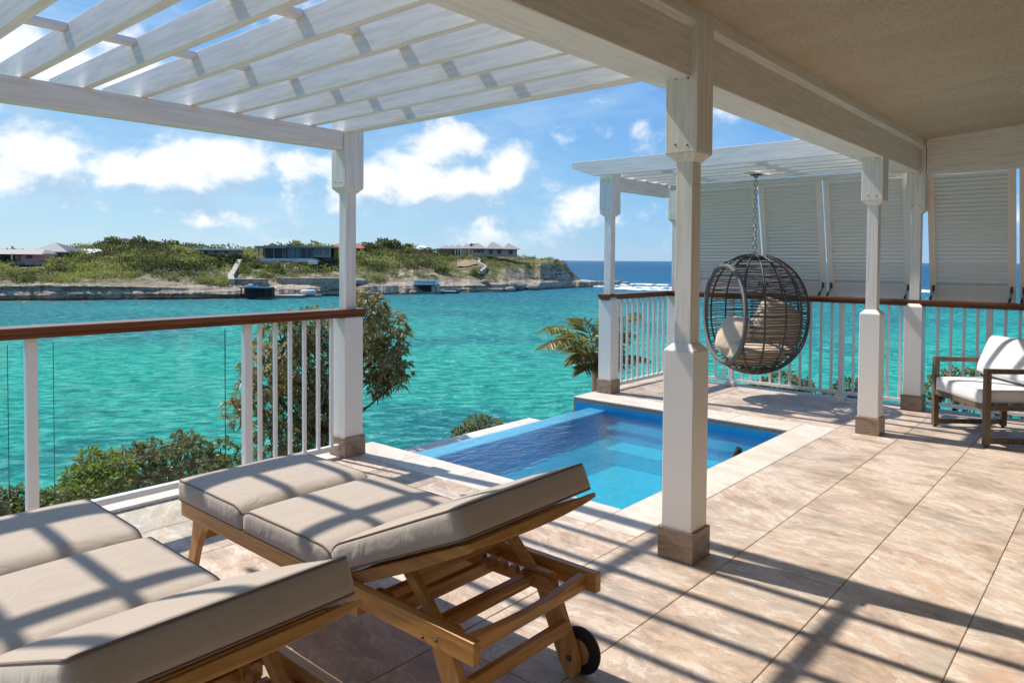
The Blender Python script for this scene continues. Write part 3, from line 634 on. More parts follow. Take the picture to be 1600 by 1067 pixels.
f = Far('villa_terrace', 'small white walled terrace below the glass villa', 'terrace', 489, 412, dep(489, 26))
f.box('wall', 481, 496, 408.5, 413, 0, .5, 'white_render'); f.box('deck', 481, 496, 408, 408.4, .5, 5, 'white_render'); f.box('post', 483, 484, 405.5, 408, .1, .4, 'white_render'); f.box('post', 492, 493, 405.5, 408, .1, .4, 'white_render')
f = Far('red_house', 'house with a red tiled roof behind the left white post', 'house', 545, 398, dep(545, 56))
wl = f.box('wall', 520, 566, 387.5, 400, 0, 8, 'rust_wall'); f.box('window', 558, 563, 389, 394, -.1, .05, 'dark_pane', wl); f.hip('roof', 514, 569, 524, 560, 388, 380.2, -1.2, 9.5, 'red_roof')
f = Far('gable_house', 'small white gabled house with palms on the crest', 'house', 660, 396, dep(660, 64))
f.box('wall', 650, 672, 389, 400, 0, 6, 'tan_wall'); f.hip('roof', 646, 675, 654, 660, 390, 383.2, -.8, 7, 'white_roof')
# pavilion villa
f = Far('pavilion_villa', 'tan villa with a row of steep hipped roofs on the headland', 'house', 748, 399, dep(748, 42))
wl = f.box('wall', 736, 808, 388.5, 401, 0, 9, 'tan_wall'); f.box('wing_wall', 682, 708, 389, 402, 9, 15, 'rust_wall'); f.box('arcade_wall', 706, 738, 389, 401, 6, 12, 'dark_pane'); f.box('arcade_wall', 719, 728, 389.5, 401, 4, 5.9, 'tan_wall')
for a, b, y0, y1 in ((740.5, 744, 390.6, 394.6), (745, 751, 390.6, 394.6), (752.5, 756, 390.6, 394.6), (764, 769.6, 390.6, 396.6), (777, 783, 390.6, 396.6), (795, 801, 390.8, 396.8)):
    w_ = f.box('window', a, b, y0, y1, -.15, .1, 'dark_pane', wl); f.box('sill', a - .3, b + .3, y1, y1 + .5, -.25, .1, 'tan_wall', w_)
for a, b, c, d, ye, ya, d0, d1 in ((680, 699, 691, 693, 389, 382.6, 9, 17), (694, 709, 700.5, 702.5, 388.6, 382.2, 9, 17), (704, 722, 712.5, 714.5, 388.6, 381.4, 7, 15), (718, 738, 726, 729, 388.4, 380.6, 4, 13),
                             (735, 761, 744.5, 746, 388.6, 379.2, -1.2, 9.5), (758.5, 789, 767.5, 772.5, 388.8, 378.4, -1.3, 10), (786, 813, 793, 795, 389.2, 379.6, -1.25, 9.7)):
    f.hip('roof', a, b, c, d, ye, ya, d0, d1, 'shingle_roof')
f.box('eave', 735.5, 812, 388.7, 389.9, -1.0, -.7, 'teal_trim'); f.box('eave', 681, 737, 388.6, 389.6, 3.6, 3.9, 'teal_trim')
for a in (709.5, 714.2, 718.4, 730, 732.6): f.box('pillar', a, a + 1.2, 389.4, 400.5, 2.6, 3.2, 'white_render')
# grounds of the villa
def far_patch(name, x0, x1, o0, o1, m_, lift=.3, kind='structure'):
    V_ = []; Q_ = []
    for i in range(9):
        for j in range(9): V_.append(tuple(ground(x0 + (x1 - x0) * i / 8, o0 + (o1 - o0) * j / 8) + Vector((0, 0, lift))))
    for i in range(8):
        for j in range(8): Q_.append((i * 9 + j, (i + 1) * 9 + j, (i + 1) * 9 + j + 1, i * 9 + j + 1))
    m_b = np_mesh(name, V_, Q_, True); m_b.materials.append(M[m_]); return tag(link(name, m_b), kind=kind)
far_patch('lawn', 714, 750, 29, 43, 'lawn', .45)
far_patch('garden_pool', 704, 725, 43.5, 46.5, 'far_pool', .9)
def wall_path(name, label, pts, m_, h=.7, wd=.9):
    t_ = thing(name, label, 'wall', ground(*pts[0])); base = ground(*pts[0])
    for (x0, o0), (x1, o1) in zip(pts, pts[1:]):
        a, b = ground(x0, o0) - base, ground(x1, o1) - base; d = (b - a); s_ = Vector((-d.y, d.x, 0)).normalized() * wd * .5
        p = [a - s_, b - s_, b + s_, a + s_]; U = Vector((0, 0, h)); L_ = Vector((0, 0, 1.2))
        part('wall_run', MB().add([v - L_ for v in p] + [v + U for v in p], [(3, 2, 1, 0), (4, 5, 6, 7), (0, 1, 5, 4), (1, 2, 6, 5), (2, 3, 7, 6), (3, 0, 4, 7)]), M[m_], t_)
wall_path('garden_wall', 'pale zigzag garden wall running down from the hipped roof villa', [(731, 44), (750, 37), (747, 29), (760, 22), (748, 13), (752, 10)], 'pale_stone', 1.2)
wall_path('stair_wall', 'long stone stair wall climbing the slope left of the jetty', [(362, 9), (361, 16), (364, 24), (371, 34), (374, 40)], 'pale_stone', 1.6, 1.6)
# retaining walls and rock steps by the water
f = Far('quay_wall', 'low stone quay wall along the water by the jetty', 'wall', 440, 466, dep(440, -2.5))
f.box('wall', 372, 470, 462.2, 467.5, 0, 5, 'far_stone'); f.box('coping', 372, 471, 461.4, 462.3, -.2, 5, 'pale_stone')
f = Far('terrace_wall', 'grey retaining wall above the jetty', 'wall', 395, 449, dep(395, 8)); f.box('wall', 352, 412, 436.5, 450, 0, 4, 'far_stone'); f.box('coping', 352, 412, 435.8, 436.6, -.2, 4, 'pale_stone')
f = Far('stone_terrace', 'long grey stone terrace right of the jetty', 'wall', 480, 450, dep(480, 7)); f.box('wall', 432, 530, 434.5, 452, 0, 5, 'far_stone')
f = Far('jetty', 'dark wooden jetty with a white boat on it', 'jetty', 392, 463, dep(392, -6))
f.box('deck', 374, 417, 449.4, 451, 0, 6, 'hull_blue')
for a in (375, 384, 404, 414): f.box('pile', a, a + 1.3, 451, 466, .4, .8, 'timber_dark')
f.box('back_wall', 374, 418, 451, 466, 3.5, 6, 'timber_dark')
f = Far('boat', 'small white motor boat parked on the jetty', 'boat', 393, 449.5, dep(393, -4))
def hull(L_, W_, H_, z0=0):
    st = [(-.5, .75, 1.0), (-.3, 1, .95), (.1, 1, .95), (.33, .7, 1.05), (.5, .04, 1.25)]; v = []
    for t_, ww, hh in st: v += [(t_ * L_, -W_ / 2 * ww, z0 + H_ * hh), (t_ * L_, -W_ / 2 * ww * .55, z0), (t_ * L_, W_ / 2 * ww * .55, z0), (t_ * L_, W_ / 2 * ww, z0 + H_ * hh)]
    fs = [(0, 3, 2, 1)] + [(i * 4 + a, i * 4 + a + 1, i * 4 + a + 5, i * 4 + a + 4) for i in range(4) for a in range(3)] + [(16, 17, 18, 19)] + [(i * 4, i * 4 + 4, i * 4 + 7, i * 4 + 3) for i in range(4)]
    return MB().add(v, fs)
part('hull', hull(3.4, 1.5, .55), M['hull_white'], f.root, fix=True); part('cabin', MB().box(-.7, .5, -.5, .5, .5, 1.0), M['hull_white'], f.root, .1); part('windscreen', MB().box(.50, .56, -.45, .45, .55, 1.05), M['dark_pane'], f.root)
f = Far('tank', 'white capsule shaped tank lying on the quay', 'tank', 482, 462, dep(482, -1))
part('drum', MB().lathe([(.05, -2.3), (.75, -2.1), (.95, -1.6), (.95, 1.6), (.75, 2.1), (.05, 2.3)], 0, 0, 14, 'x', .85), M['tank_white'], f.root, fix=True); part('cradle', MB().box(-1.5, -1.1, -.8, .8, -.3, .3).box(1.1, 1.5, -.8, .8, -.3, .3), M['far_stone'], f.root)
f = Far('boathouse', 'dark open boathouse under a white lettered sign at the water', 'boathouse', 668, 456, dep(668, -1.5))
f.box('wall', 655, 674, 446, 458, 1.2, 4, 'timber_dark'); f.box('pier', 674, 679.5, 446, 458, .3, 1.4, 'pale_stone'); f.box('post', 684, 685.3, 446, 455, .2, .5, 'white_render'); f.box('floor', 653, 688, 456, 460, -.3, 5, 'far_stone')
for a in (657, 660.5, 664, 667.5, 671): f.box('door_board', a, a + 2.8, 446.5, 455.5, .95, 1.15, 'timber_dark')
f.box('roof', 646, 686, 444.6, 446.3, -.3, 5, 'teal_trim'); sg = f.box('sign_board', 648, 685, 438, 444.8, -.5, -.3, 'sign_white')
cu = bpy.data.curves.new('lettering', 'FONT'); cu.body = 'DODADANSE'; cu.size = 1.15; cu.align_x = 'CENTER'; cu.align_y = 'CENTER'; cu.extrude = .02
tmp = bpy.data.objects.new('tmp', cu); COL.objects.link(tmp); bpy.context.view_layer.update()
tm = bpy.data.meshes.new_from_object(tmp.evaluated_get(bpy.context.evaluated_depsgraph_get())); bpy.data.objects.remove(tmp)
tm.transform(Matrix.Translation((f.X(663.5), -.54, f.Z(441.4))) @ Matrix.Rotation(R(90), 4, 'X')); tm.materials.clear(); tm.materials.append(M['sign_ink']); part('lettering', tm, M['sign_ink'], sg)
f = Far('rowing_boat', 'long low boat with a dark blue side and white deck moored by the boathouse', 'boat', 702, 459, dep(702, -4))
part('hull', hull(6.4, 1.7, .75), M['hull_blue'], f.root, fix=True); part('deck', MB().box(-2.9, 2.2, -.80, .80, .68, .86), M['hull_white'], f.root, .05)
f = Far('landing', 'short stone landing at the foot of the garden wall', 'jetty', 775, 455, dep(775, -2)); f.box('slab', 765, 785, 452, 457, 0, 4, 'far_stone'); f.box('top_slab', 764.6, 785.4, 451.4, 452, -.1, 4, 'pale_stone')
def rock(x, y, off, rad, lab, fl=.6):
    p = at_depth(x, y, dep(x, off)); n = 12; v = []; fs = []
    for i in range(7):
        for k in range(n):
            th = math.pi * i / 6; ph = 2 * math.pi * k / n; d = Vector((math.sin(th) * math.cos(ph) * 1.3, math.sin(th) * math.sin(ph), math.cos(th) * fl)); v.append(d)
    a = np.array(v); a *= (rad * (1 + .7 * (fbm(a * 1.4 + rng.uniform(0, 90, 3), 3) - .5) * 2))[:, None] if False else rad
    a *= (1 + .6 * (fbm(np.array(v) * 1.6 + rng.uniform(0, 90, 3), 3) - .5))[:, None]
    fs = [(i * n + k, i * n + (k + 1) % n, (i + 1) * n + (k + 1) % n, (i + 1) * n + k) for i in range(6) for k in range(n)]
    o = part('boulder', np_mesh('boulder', a, fs), M['boulder'], None); o.location = p; o.rotation_euler = (0, 0, RZ)
    return tag(o, lab, 'boulder', 'boulders along the far shore')
for x, y, off, rad, lab in ((803, 446, 0, 2.6, 'largest pale boulder at the water under the hipped roof villa'), (797, 452, -3, 1.6, 'boulder in the water in front of the largest pale boulder'), (833, 449, -3, 2.2, 'boulder in the water right of the largest pale boulder'), (825, 446, 1, 2.0, 'boulder on the shelf right of the largest pale boulder'),
    (758, 440, 4, 1.2, 'small boulder beside the end of the garden wall'), (590, 459, -1, .7, 'small rock at the water left of the boathouse, middle of three'), (571, 459, -1, .9, 'small rock at the water nearest the left white column'), (630, 458, -1, .8, 'small rock at the water just left of the boathouse'), (645, 457, 0, 1.0, 'rock touching the left corner of the boathouse'),
    (560, 441, 5, 2.2, 'pale boulder on the bank right beside the left white column'), (886, 437, 12, 1.2, 'middle boulder on the flat shelf below the headland cliff'), (876, 438, 12, 1.4, 'left boulder on the flat shelf below the headland cliff'), (900, 438, 14, .9, 'right boulder on the flat shelf below the headland cliff'),
    (498, 462, -1, .8, 'rock at the water right of the white tank'), (962, 442, 2, 1.8, 'dark rock on the reef right of the far left pool column'), (978, 443, 0, 1.5, 'outermost rock at the tip of the reef')): rock(x, y, off, rad, lab)
# palms on the crest
def far_palm(x, ybase, off, h, label):
    t_ = thing('palm_tree', label, 'palm', at_depth(x, ybase, dep(x, off)), RZ)
    part('trunk', MB().tube([(0, 0, -1), (.1, 0, h * .5), (.35, 0, h)], .16, 6, r_end=.1), M['bark'], t_)
    V, T, O, b0 = [], [], [], 0
    for k in range(13):
        a = 2 * math.pi * k / 13 + rnd.uniform(-.2, .2); el = rnd.uniform(-.1, .9); L_ = rnd.uniform(1.5, 2.1)
        for j in range(9):
            s_ = (j + 1) / 9; p = np.array([[.35 + math.cos(a) * L_ * s_ * math.cos(el * .6) + .5 * s_ * s_, math.sin(a) * L_ * s_ * math.cos(el * .6), h + L_ * s_ * math.sin(el) - 1.1 * s_ * s_ * L_ * .6]]).repeat(3, 0)
            d = np.array([[math.cos(a + w_), math.sin(a + w_), -.5] for w_ in (-1.0, 0, 1.0)]); v, t2, o = cards(p, d, .75, .16, np.full(3, .3 + rnd.random() * .4)); V.append(v); T.append(t2 + b0); O.append(o); b0 += len(v)
    part('crown', leaf_mesh('palm_crown', np.concatenate(V), np.concatenate(T), np.concatenate(O), 'far_palm'), None, t_)
for a in ((584, 395, 60, 2.9, 'wind bent palm on the crest just right of the red roofed house'), (636, 393, 66, 2.8, 'tall palm standing alone between the dark trees and the gabled house'), (668, 394, 60, 1.6, 'low palm in front of the small white gabled house'), (679, 394, 58, 1.0, 'short palm right of the small white gabled house'), (737, 388, 62, 1.8, 'palm rising behind the hipped roofs of the villa')): far_palm(*a)
# foam where the swell meets the reef
V, Q = [], []
def foam_band(p0, p1, wd, n=40):
    a, b = on_z(*p0, SEA_Z), on_z(*p1, SEA_Z); d = (b - a); s_ = Vector((-d.y, d.x, 0)).normalized()
    for i in range(n + 1):
        t_ = i / n; c = a + d * t_; w_ = wd * (math.sin(math.pi * min(1, max(0, t_))) ** .5) * (.5 + rnd.random()); c = c + s_ * rnd.uniform(-.3, .3) * wd
        for e, z in ((-w_, .02), (-w_ * .3, .3), (w_ * .4, .45), (w_, .02)):
            p = c + s_ * e; V.append((p.x, p.y, SEA_Z + z))
        if i:
            o = len(V) - 8
            for k in range(3): Q.append((o + k, o + k + 1, o + k + 5, o + k + 4))
for a in (((955, 448.5), (1130, 452.5), 7), ((985, 444), (1046, 446), 5), ((960, 451), (1060, 455), 4), ((895, 438), (925, 440), 4), ((1380, 452), (1480, 457.5), 10), ((930, 448.5), (985, 444.5), 3), ((1080, 452), (1230, 457), 7)): foam_band(*a)
m = np_mesh('foam', V, Q, True); m.materials.append(M['foam']); tag(link('foam', m), kind='stuff')

# near bank below the terrace
nx, ny = 70, 40; gx = np.linspace(-9, 22, nx); gy = np.linspace(-6, 15, ny); GX, GY = np.meshgrid(gx, gy)
dist = np.maximum.reduce([GY - 5.3, GX - 9.2, np.zeros_like(GX)]); dist = np.maximum(dist, np.where((GX > 3.8) & (GX < 6.4), GY - 5.0, dist))
GZ = -1.5 - .55 * dist - .10 * dist ** 2 + (fbm(np.stack([GX * .5, GY * .5, GX * 0], -1), 4, 2) - .5) * 1.1
GZ = np.maximum(GZ, SEA_Z - 1); q = np.arange(nx * ny).reshape(ny, nx)
m = np_mesh('bank', np.stack([GX, GY, GZ], -1).reshape(-1, 3), np.stack([q[:-1, :-1], q[:-1, 1:], q[1:, 1:], q[1:, :-1]], -1).reshape(-1, 4), True); m.materials.append(M['bank_soil']); tag(link('bank', m), kind='structure')
def bank_z(x, y): return float(GZ[np.argmin(np.abs(gy - y)), np.argmin(np.abs(gx - x))])

# ================================================================== TERRACE
G = .003
slab = MB().box(-3, 3.70, -2.1, 4.73, -.22, -.012).box(3.70, 6.44, -2.1, 2.33, -.225, -.012).box(6.44, 8.46, -2.1, 4.69, -.22, -.012)
tf = tag(part('terrace_floor', slab, M['grout'], None), kind='structure')
tile_cache = {}
def tile_piece(name, x0, x1, y0, y1, mname, parent, top=0.0, th=.011):
    lx, ly = round(x1 - x0, 4), round(y1 - y0, 4); key = (name, lx, ly)
    if key not in tile_cache:
        a, b = lx / 2 - G / 2, ly / 2 - G / 2; c = .0025
        mb = MB().frust(0, 0, a, -th, a, -c, b, b); mb.f.pop(1); mb.sm.pop(1)
        mb.add([(-a, -b, -c), (a, -b, -c), (a, b, -c), (-a, b, -c), (-a + c, -b + c, 0), (a - c, -b + c, 0), (a - c, b - c, 0), (-a + c, b - c, 0)], [(4, 5, 6, 7), (0, 1, 5, 4), (1, 2, 6, 5), (2, 3, 7, 6), (3, 0, 4, 7)])
        me = mb.mesh(name); me.materials.append(M[mname]); tile_cache[key] = me
    o = link(name, tile_cache[key], parent, ((x0 + x1) / 2, (y0 + y1) / 2, top + rnd.uniform(-.0006, .0006))); return o
def tile_region(x0, x1, y0, y1):
    k = math.floor((y0 - 2.03) / .51)
    while True:
        ya, yb = 2.03 + .51 * k, 2.03 + .51 * (k + 1)
        if ya >= y1 - .02: break
        a, b = max(ya, y0), min(yb, y1)
        if b - a > .02:
            off = 2.46 + (.51 if k % 2 else 0); j = math.floor((x0 - off) / 1.02)
            while off + 1.02 * j < x1 - .02:
                c, d = max(off + 1.02 * j, x0), min(off + 1.02 * (j + 1), x1)
                if d - c > .02: tile_piece('tile', c, d, a, b, 'floor_tile', tf)
                j += 1
        k += 1
tile_region(-2.0, 8.46, -1.79, 2.03); tile_region(-2.0, 3.385, 2.03, 4.73); tile_region(6.80, 8.46, 2.03, 4.69)
pc = tag(part('pool_coping', MB().box(3.39, 3.67, 2.04, 4.70, -.044, -.0125).box(3.671, 6.469, 2.04, 2.30, -.044, -.0125).box(6.47, 6.79, 2.04, 4.66, -.044, -.0125), M['grout'], None), kind='structure')
def run(a, b, step):
    n = max(1, round((b - a) / step)); return [(a + (b - a) * i / n, a + (b - a) * (i + 1) / n) for i in range(n)]
for a, b in run(3.70, 6.44, .61): tile_piece('coping_stone', a, b, 2.03, 2.325, 'coping_stone', pc, .001, .045)
for a, b in run(2.325, 4.73, .60): tile_piece('coping_stone', 3.385, 3.70, a, b, 'coping_stone', pc, .001, .045)
for a, b in run(2.325, 4.69, .59): tile_piece('coping_stone', 6.44, 6.80, a, b, 'coping_stone', pc, .001, .045)
tile_piece('coping_stone', 3.385, 3.70, 2.03, 2.325, 'coping_stone', pc, .001, .045); tile_piece('coping_stone', 6.44, 6.80, 2.03, 2.325, 'coping_stone', pc, .001, .045)
tag(part('terrace_base', MB().box(-2.9, 3.68, -1.48, 4.68, -6, -.23).box(6.5, 8.4, -1.48, 4.64, -6, -.23).box(3.68, 6.5, -1.48, 2.22, -6, -.23), M['far_stone'], None), kind='structure')
# kerb strip under the left railing
tag(part('kerb', MB().box(-2.0, 3.22, 4.50, 4.70, .002, .007), M['coping_stone'], None, .004), kind='structure')
# pool: basin, bench, infinity edge, catch ledge, water
Wz = -.092
pb = tag(part('pool_basin', MB().box(3.66, 6.48, 2.29, 2.335, -1.35, -.0465).box(3.66, 3.71, 2.336, 4.70, -1.35, -.0465).box(6.437, 6.49, 2.336, 4.66, -1.35, -.0465), M['pool_paint'], None), kind='structure')
part('pool_bottom', MB().box(3.711, 6.436, 2.336, 4.269, -1.4, -.56), M['pool_floor'], pb)
part('bench', MB().box(6.12, 6.4355, 2.337, 4.270, -.559, -.40), M['pool_floor'], pb, .012)
part('infinity_wall', MB().box(3.711, 6.436, 4.272, 4.473, -1.4, -.118), M['pool_paint'], pb); part('wall_cap', MB().box(3.711, 6.436, 4.27, 4.475, -.1178, -.101), M['pool_ledge'], pb, .003)
part('wall_trim', MB().box(6.446, 6.470, 4.661, 4.685, -.6, -.0465), M['white_paint'], pb)
cl = tag(part('catch_ledge', MB().box(3.72, 5.97, 4.478, 4.93, -1.6, -.215), M['far_stone'], None), kind='structure')
for a, b in run(3.72, 5.97, .56): tile_piece('ledge_stone', a, b, 4.478, 4.94, 'coping_stone', cl, -.20, .014)
tag(part('pool_footing', MB().box(3.7, 6.5, 2.2, 4.9, -6, -1.41), M['far_stone'], None), kind='structure')
m = np_mesh('pool_water', [(3.7105, 2.3355, Wz), (6.4365, 2.3355, Wz), (6.4365, 4.4755, Wz), (3.7105, 4.4755, Wz)], [(0, 1, 2, 3)]); m.materials.append(M['pool_water']); tag(link('pool_water', m), kind='structure')
def pool_fitting(x, y, label):
    t_ = thing('pool_fitting', label, 'fitting', (x, y, -.30))
    part('elbow', MB().tube([(0, -.02, 0), (0, .06, .02), (0, .12, .10), (0, .13, .19), (0, .10, .26)], .028, 8), M['rubber'], t_); part('flange', MB().lathe([(.05, 0), (.05, .015), (.03, .02)], 0, -.02, 12, 'y'), M['rubber'], t_)
pool_fitting(5.70, 2.36, 'black curved inlet fitting at the far end of the pool wall'); pool_fitting(4.95, 2.36, 'black inlet fitting nearest the main column in the pool')

# ------------------------------------------------------------------ columns
def column(x, y, label, ztop=2.735, base=True):
    t_ = thing('column', label, 'column', (x, y, 0), group='white square columns of the terrace')
    pl = part('plinth', MB().box(-.097, .097, -.097, .097, .001, .152), M['brown_stone'], t_, .003)
    part('lower_block', MB().box(-.083, .083, -.083, .083, .152, 1.052).frust(0, 0, .083, 1.052, .050, 1.088), M['white_paint'], t_, .004)
    part('shaft', MB().box(-.045, .045, -.045, .045, 1.075, 2.03), M['white_wood_z'], t_, .003)
    part('upper_block', MB().frust(0, 0, .050, 1.995, .086, 2.035).box(-.086, .086, -.086, .086, 2.035, ztop), M['white_wood_z'], t_, .004)
    for zz in (2.075, 2.40):
        for yy in (-.035, .03): part('nail_head', MB().lathe([(.006, -.0015), (.006, .0008), (.003, .0014)], -.0862, yy, 8, 'x', zz + yy * .1), M['dark_metal'], t_)
    return t_
column(3.333, 1.726, 'large white column nearest the camera, by the pool corner'); column(6.835, 1.760, 'slim white column on the terrace beyond the pool, in front of the shutters')
column(8.255, 1.722, 'white corner column between the louvred shutters'); column(3.333, 4.570, 'white column at the left end of the pool where the railing stops', 2.60)
column(6.905, 4.545, 'white column at the far left corner of the pool, start of the short railing', 2.605); column(8.43, 4.520, 'farthest white column, mostly hidden behind the nearest column', 2.45)

# ------------------------------------------------------------------ veranda roof
vr = thing('veranda_roof', 'veranda roof with tan stucco ceiling and white beams above the terrace', 'roof', (4, 0, 2.7))
def vp(name, mb, mat_, bevel=.004):
    mb.v = [(a - 4, b, c - 2.7) for a, b, c in mb.v]; return part(name, mb, M[mat_], vr, bevel)
CZ = lambda y: 2.722 + .075 * (1.66 - y)
vp('ceiling', MB().add([(-3, 1.70, CZ(1.7)), (8.30, 1.70, CZ(1.7)), (8.30, -1.9, CZ(-1.9)), (-3, -1.9, CZ(-1.9)), (-3, 1.70, CZ(1.7) + .12), (8.30, 1.70, CZ(1.7) + .12), (8.30, -1.9, CZ(-1.9) + .12), (-3, -1.9, CZ(-1.9) + .12)],
    [(0, 1, 2, 3), (7, 6, 5, 4), (0, 4, 5, 1), (1, 5, 6, 2), (2, 6, 7, 3), (3, 7, 4, 0)]), 'stucco', 0)
vp('front_beam', MB().box(-3, 8.19, 1.675, 1.80, 2.402, 2.86), 'white_wood_x'); vp('ledger', MB().box(-3, 8.185, 1.803, 1.925, 2.408, 2.64), 'white_wood_x')
vp('beam_trim', MB().prism([(1.674, 2.632), (1.674, 2.79), (1.646, 2.79), (1.646, 2.662)], -3, 8.185, 'yz'), 'white_wood_x', .002)
vp('side_beam', MB().box(8.16, 8.30, -1.79, 1.63, 2.392, 3.02), 'white_wood_y'); vp('side_trim', MB().add([(8.143, 1.63, 2.645), (8.158, 1.63, 2.645), (8.158, -1.79, 2.91), (8.143, -1.79, 2.91), (8.143, 1.63, 2.76), (8.158, 1.63, 2.76), (8.158, -1.79, 3.01), (8.143, -1.79, 3.01)],
    [(3, 2, 1, 0), (4, 5, 6, 7), (0, 1, 5, 4), (1, 2, 6, 5), (2, 3, 7, 6), (3, 0, 4, 7)]), 'white_wood_y', .002)
vp('roof_deck', MB().add([(-3.1, 1.95, 2.90), (8.4, 1.95, 2.90), (8.4, -1.98, 3.2), (-3.1, -1.98, 3.2), (-3.1, 1.95, 2.96), (8.4, 1.95, 2.96), (8.4, -1.98, 3.26), (-3.1, -1.98, 3.26)], [(3, 2, 1, 0), (4, 5, 6, 7), (0, 1, 5, 4), (1, 2, 6, 5), (2, 3, 7, 6), (3, 0, 4, 7)]), 'shingle_roof')
hw = thing('bounce_house_wall', 'unseen house wall behind the terrace, added for warm bounce light', 'wall', (2.6, -1.95, 0)); part('wall', MB().box(-5.6, 5.53, -.15, .15, 0.001, 3.06), M['bounce_wall_render'], hw)  # out of view; distance and tone set to bounce warm light under the roof
part('skirting', MB().box(-5.6, 5.53, .151, .165, 0.001, .12), M['brown_stone'], hw)

# ------------------------------------------------------------------ pergolas
def rafter_mesh(y0, y1, wd, h=.14, tail=True):
    poly = [(y0, 0), (y1 - (.30 if tail else 0), 0), (y1, h - .06 if tail else 0), (y1, h), (y0, h)]
    return MB().prism(poly, 0, wd, 'yz').mesh('rafter')
pg = thing('pergola', 'white timber pergola over the sun loungers', 'pergola', (0, 4.5, 2.45))
rm = rafter_mesh(1.926 - 4.5, 5.10 - 4.5, .042); rm.materials.append(M['white_wood_y'])
raf = [2.965, 2.675, 2.395, 2.10, 1.80, 1.495, 1.19, .89, .63, .33, .03, -.27, -.57, -.87, -1.17, -1.47]
for x in raf:
    o = part('rafter', rm, None, pg, .003); o.location = (x, 0, .004)
lm = rafter_mesh(1.926 - 4.5, 4.484 - 4.5, .10, .165, False); lm.materials.append(M['white_wood_y']); o = part('end_rafter', lm, None, pg, .004); o.location = (3.24, 0, -.005)
part('outer_beam', MB().box(-2.0, 3.246, 4.50 - 4.5, 4.60 - 4.5, 2.316 - 2.45, 2.454 - 2.45), M['white_wood_x'], pg, .004)
xe = raf[::-1] + [3.24]
for yb in (3.82, 2.82):
    for a, b in zip(xe, xe[1:]): part('batten', MB().box(a + .043, b - .001, yb - 4.5 - .036, yb - 4.5 + .036, .108, .138), M['white_wood_x'], pg, .003)
pg2 = thing('pergola', 'smaller white timber pergola over the hanging chair', 'pergola', (6.8, 4.5, 2.45))
rm2 = rafter_mesh(1.926 - 4.5, 4.98 - 4.5, .05, .17); rm2.materials.append(M['white_wood_y'])
raf2 = [.025 - .075, .27, .54, .81, 1.08, 1.30]
for x in raf2:
    o = part('rafter', rm2, None, pg2, .003); o.location = (x, 0, .004)
part('outer_beam', MB().box(.175, 1.40, 0, .09, -.15, .001), M['white_wood_x'], pg2, .004)
part('inner_beam', MB().box(1.36, 1.44, -2.57, -.02, -.06, .0), M['white_wood_y'], pg2, .003)
for yb in (4.0, 2.95):
    for a, b in zip(raf2, raf2[1:]): part('batten', MB().box(a + .051, b - .001, yb - 4.5 - .05, yb - 4.5 + .05, .12, .16), M['white_wood_x'], pg2, .003)

# ------------------------------------------------------------------ railings
bal_cache = {}
def bars(root, kind, pos, half, z0, z1, m_='white_metal', bevel=.002):
    key = (kind, half, z0, z1)
    if key not in bal_cache:
        me = MB().box(-half, half, -half, half, z0, z1).mesh(kind); me.materials.append(M[m_]); bal_cache[key] = me
    for p in pos:
        o = link(kind, bal_cache[key], root, (p[0], p[1], 0)); b = o.modifiers.new('bevel', 'BEVEL'); b.width = bevel; b.segments = 1
RT, RB = 1.122, 1.058
def hand(root, x0, x1, y0, y1, ax):
    prof = None
    part('handrail', MB().box(x0, x1, y0, y1, 1.088, RT), M['handrail_' + ax], root, .006)
    i = .022
    part('rail_moulding', MB().box(x0 + (0 if ax == 'x' else i), x1 - (0 if ax == 'x' else i), y0 + (i if ax == 'x' else 0), y1 - (i if ax == 'x' else 0), RB, 1.0875), M['handrail_' + ax], root, .004)
rl = thing('railing', 'terrace railing with dark wooden handrail and glass panels at left', 'railing')
hand(rl, -2.0, 3.44, 4.47, 4.64, 'x')
bars(rl, 'stanchion', [(1.235, 4.56), (2.50, 4.56), (-.05, 4.56), (-1.3, 4.56)], .027, .02, RB)
bars(rl, 'baluster', [(x, 4.56) for x in (2.595, 2.712, 2.829, 2.946, 3.063, 3.178)], .0125, .085, RB)
part('bottom_rail', MB().box(2.528, 3.238, 4.54, 4.58, .055, .095), M['white_metal'], rl, .003); part('bottom_rail', MB().box(1.263, 2.472, 4.535, 4.585, .05, .088), M['white_metal'], rl, .003); part('bottom_rail', MB().box(-.022, 1.207, 4.535, 4.585, .05, .088), M['white_metal'], rl, .003)
for a, b in ((1.345, 2.345), (.10, 1.128), (-1.2, -.15)):
    gp_ = part('glass_panel', MB().box(a, b, 4.556, 4.566, .092, 1.03), M['clear_glass'], rl)
    part('glass_edge', MB().box(a - .0015, a, 4.5555, 4.5665, .092, 1.03), M['glass_edge'], gp_); part('glass_edge', MB().box(b, b + .0015, 4.5555, 4.5665, .092, 1.03), M['glass_edge'], gp_)
r2 = thing('railing', 'short railing of white balusters left of the hanging chair', 'railing')
hand(r2, 6.80, 8.38, 4.475, 4.635, 'x'); bars(r2, 'baluster', [(7.02 + .0555 + .122 * i, 4.56) for i in range(10)], .013, .085, RB)
part('bottom_rail', MB().box(6.99, 8.19, 4.54, 4.58, .05, .09), M['white_metal'], r2, .003)
r3 = thing('railing', 'long railing of white balusters under the louvred shutters', 'railing')
hand(r3, 8.20, 8.37, -1.79, 4.474, 'y'); st = [3.70, 2.44, 1.085, -.2]
bars(r3, 'stanchion', [(8.30, y) for y in st], .026, .05, RB); bars(r3, 'stanchion_foot', [(8.30, y) for y in st], .052, .003, .05)
ys = []; y = 4.36
while y > -1.7:
    if min(abs(y - s_) for s_ in st) > .05 and abs(y - 1.722) > .11: ys.append(y)
    y -= .1135
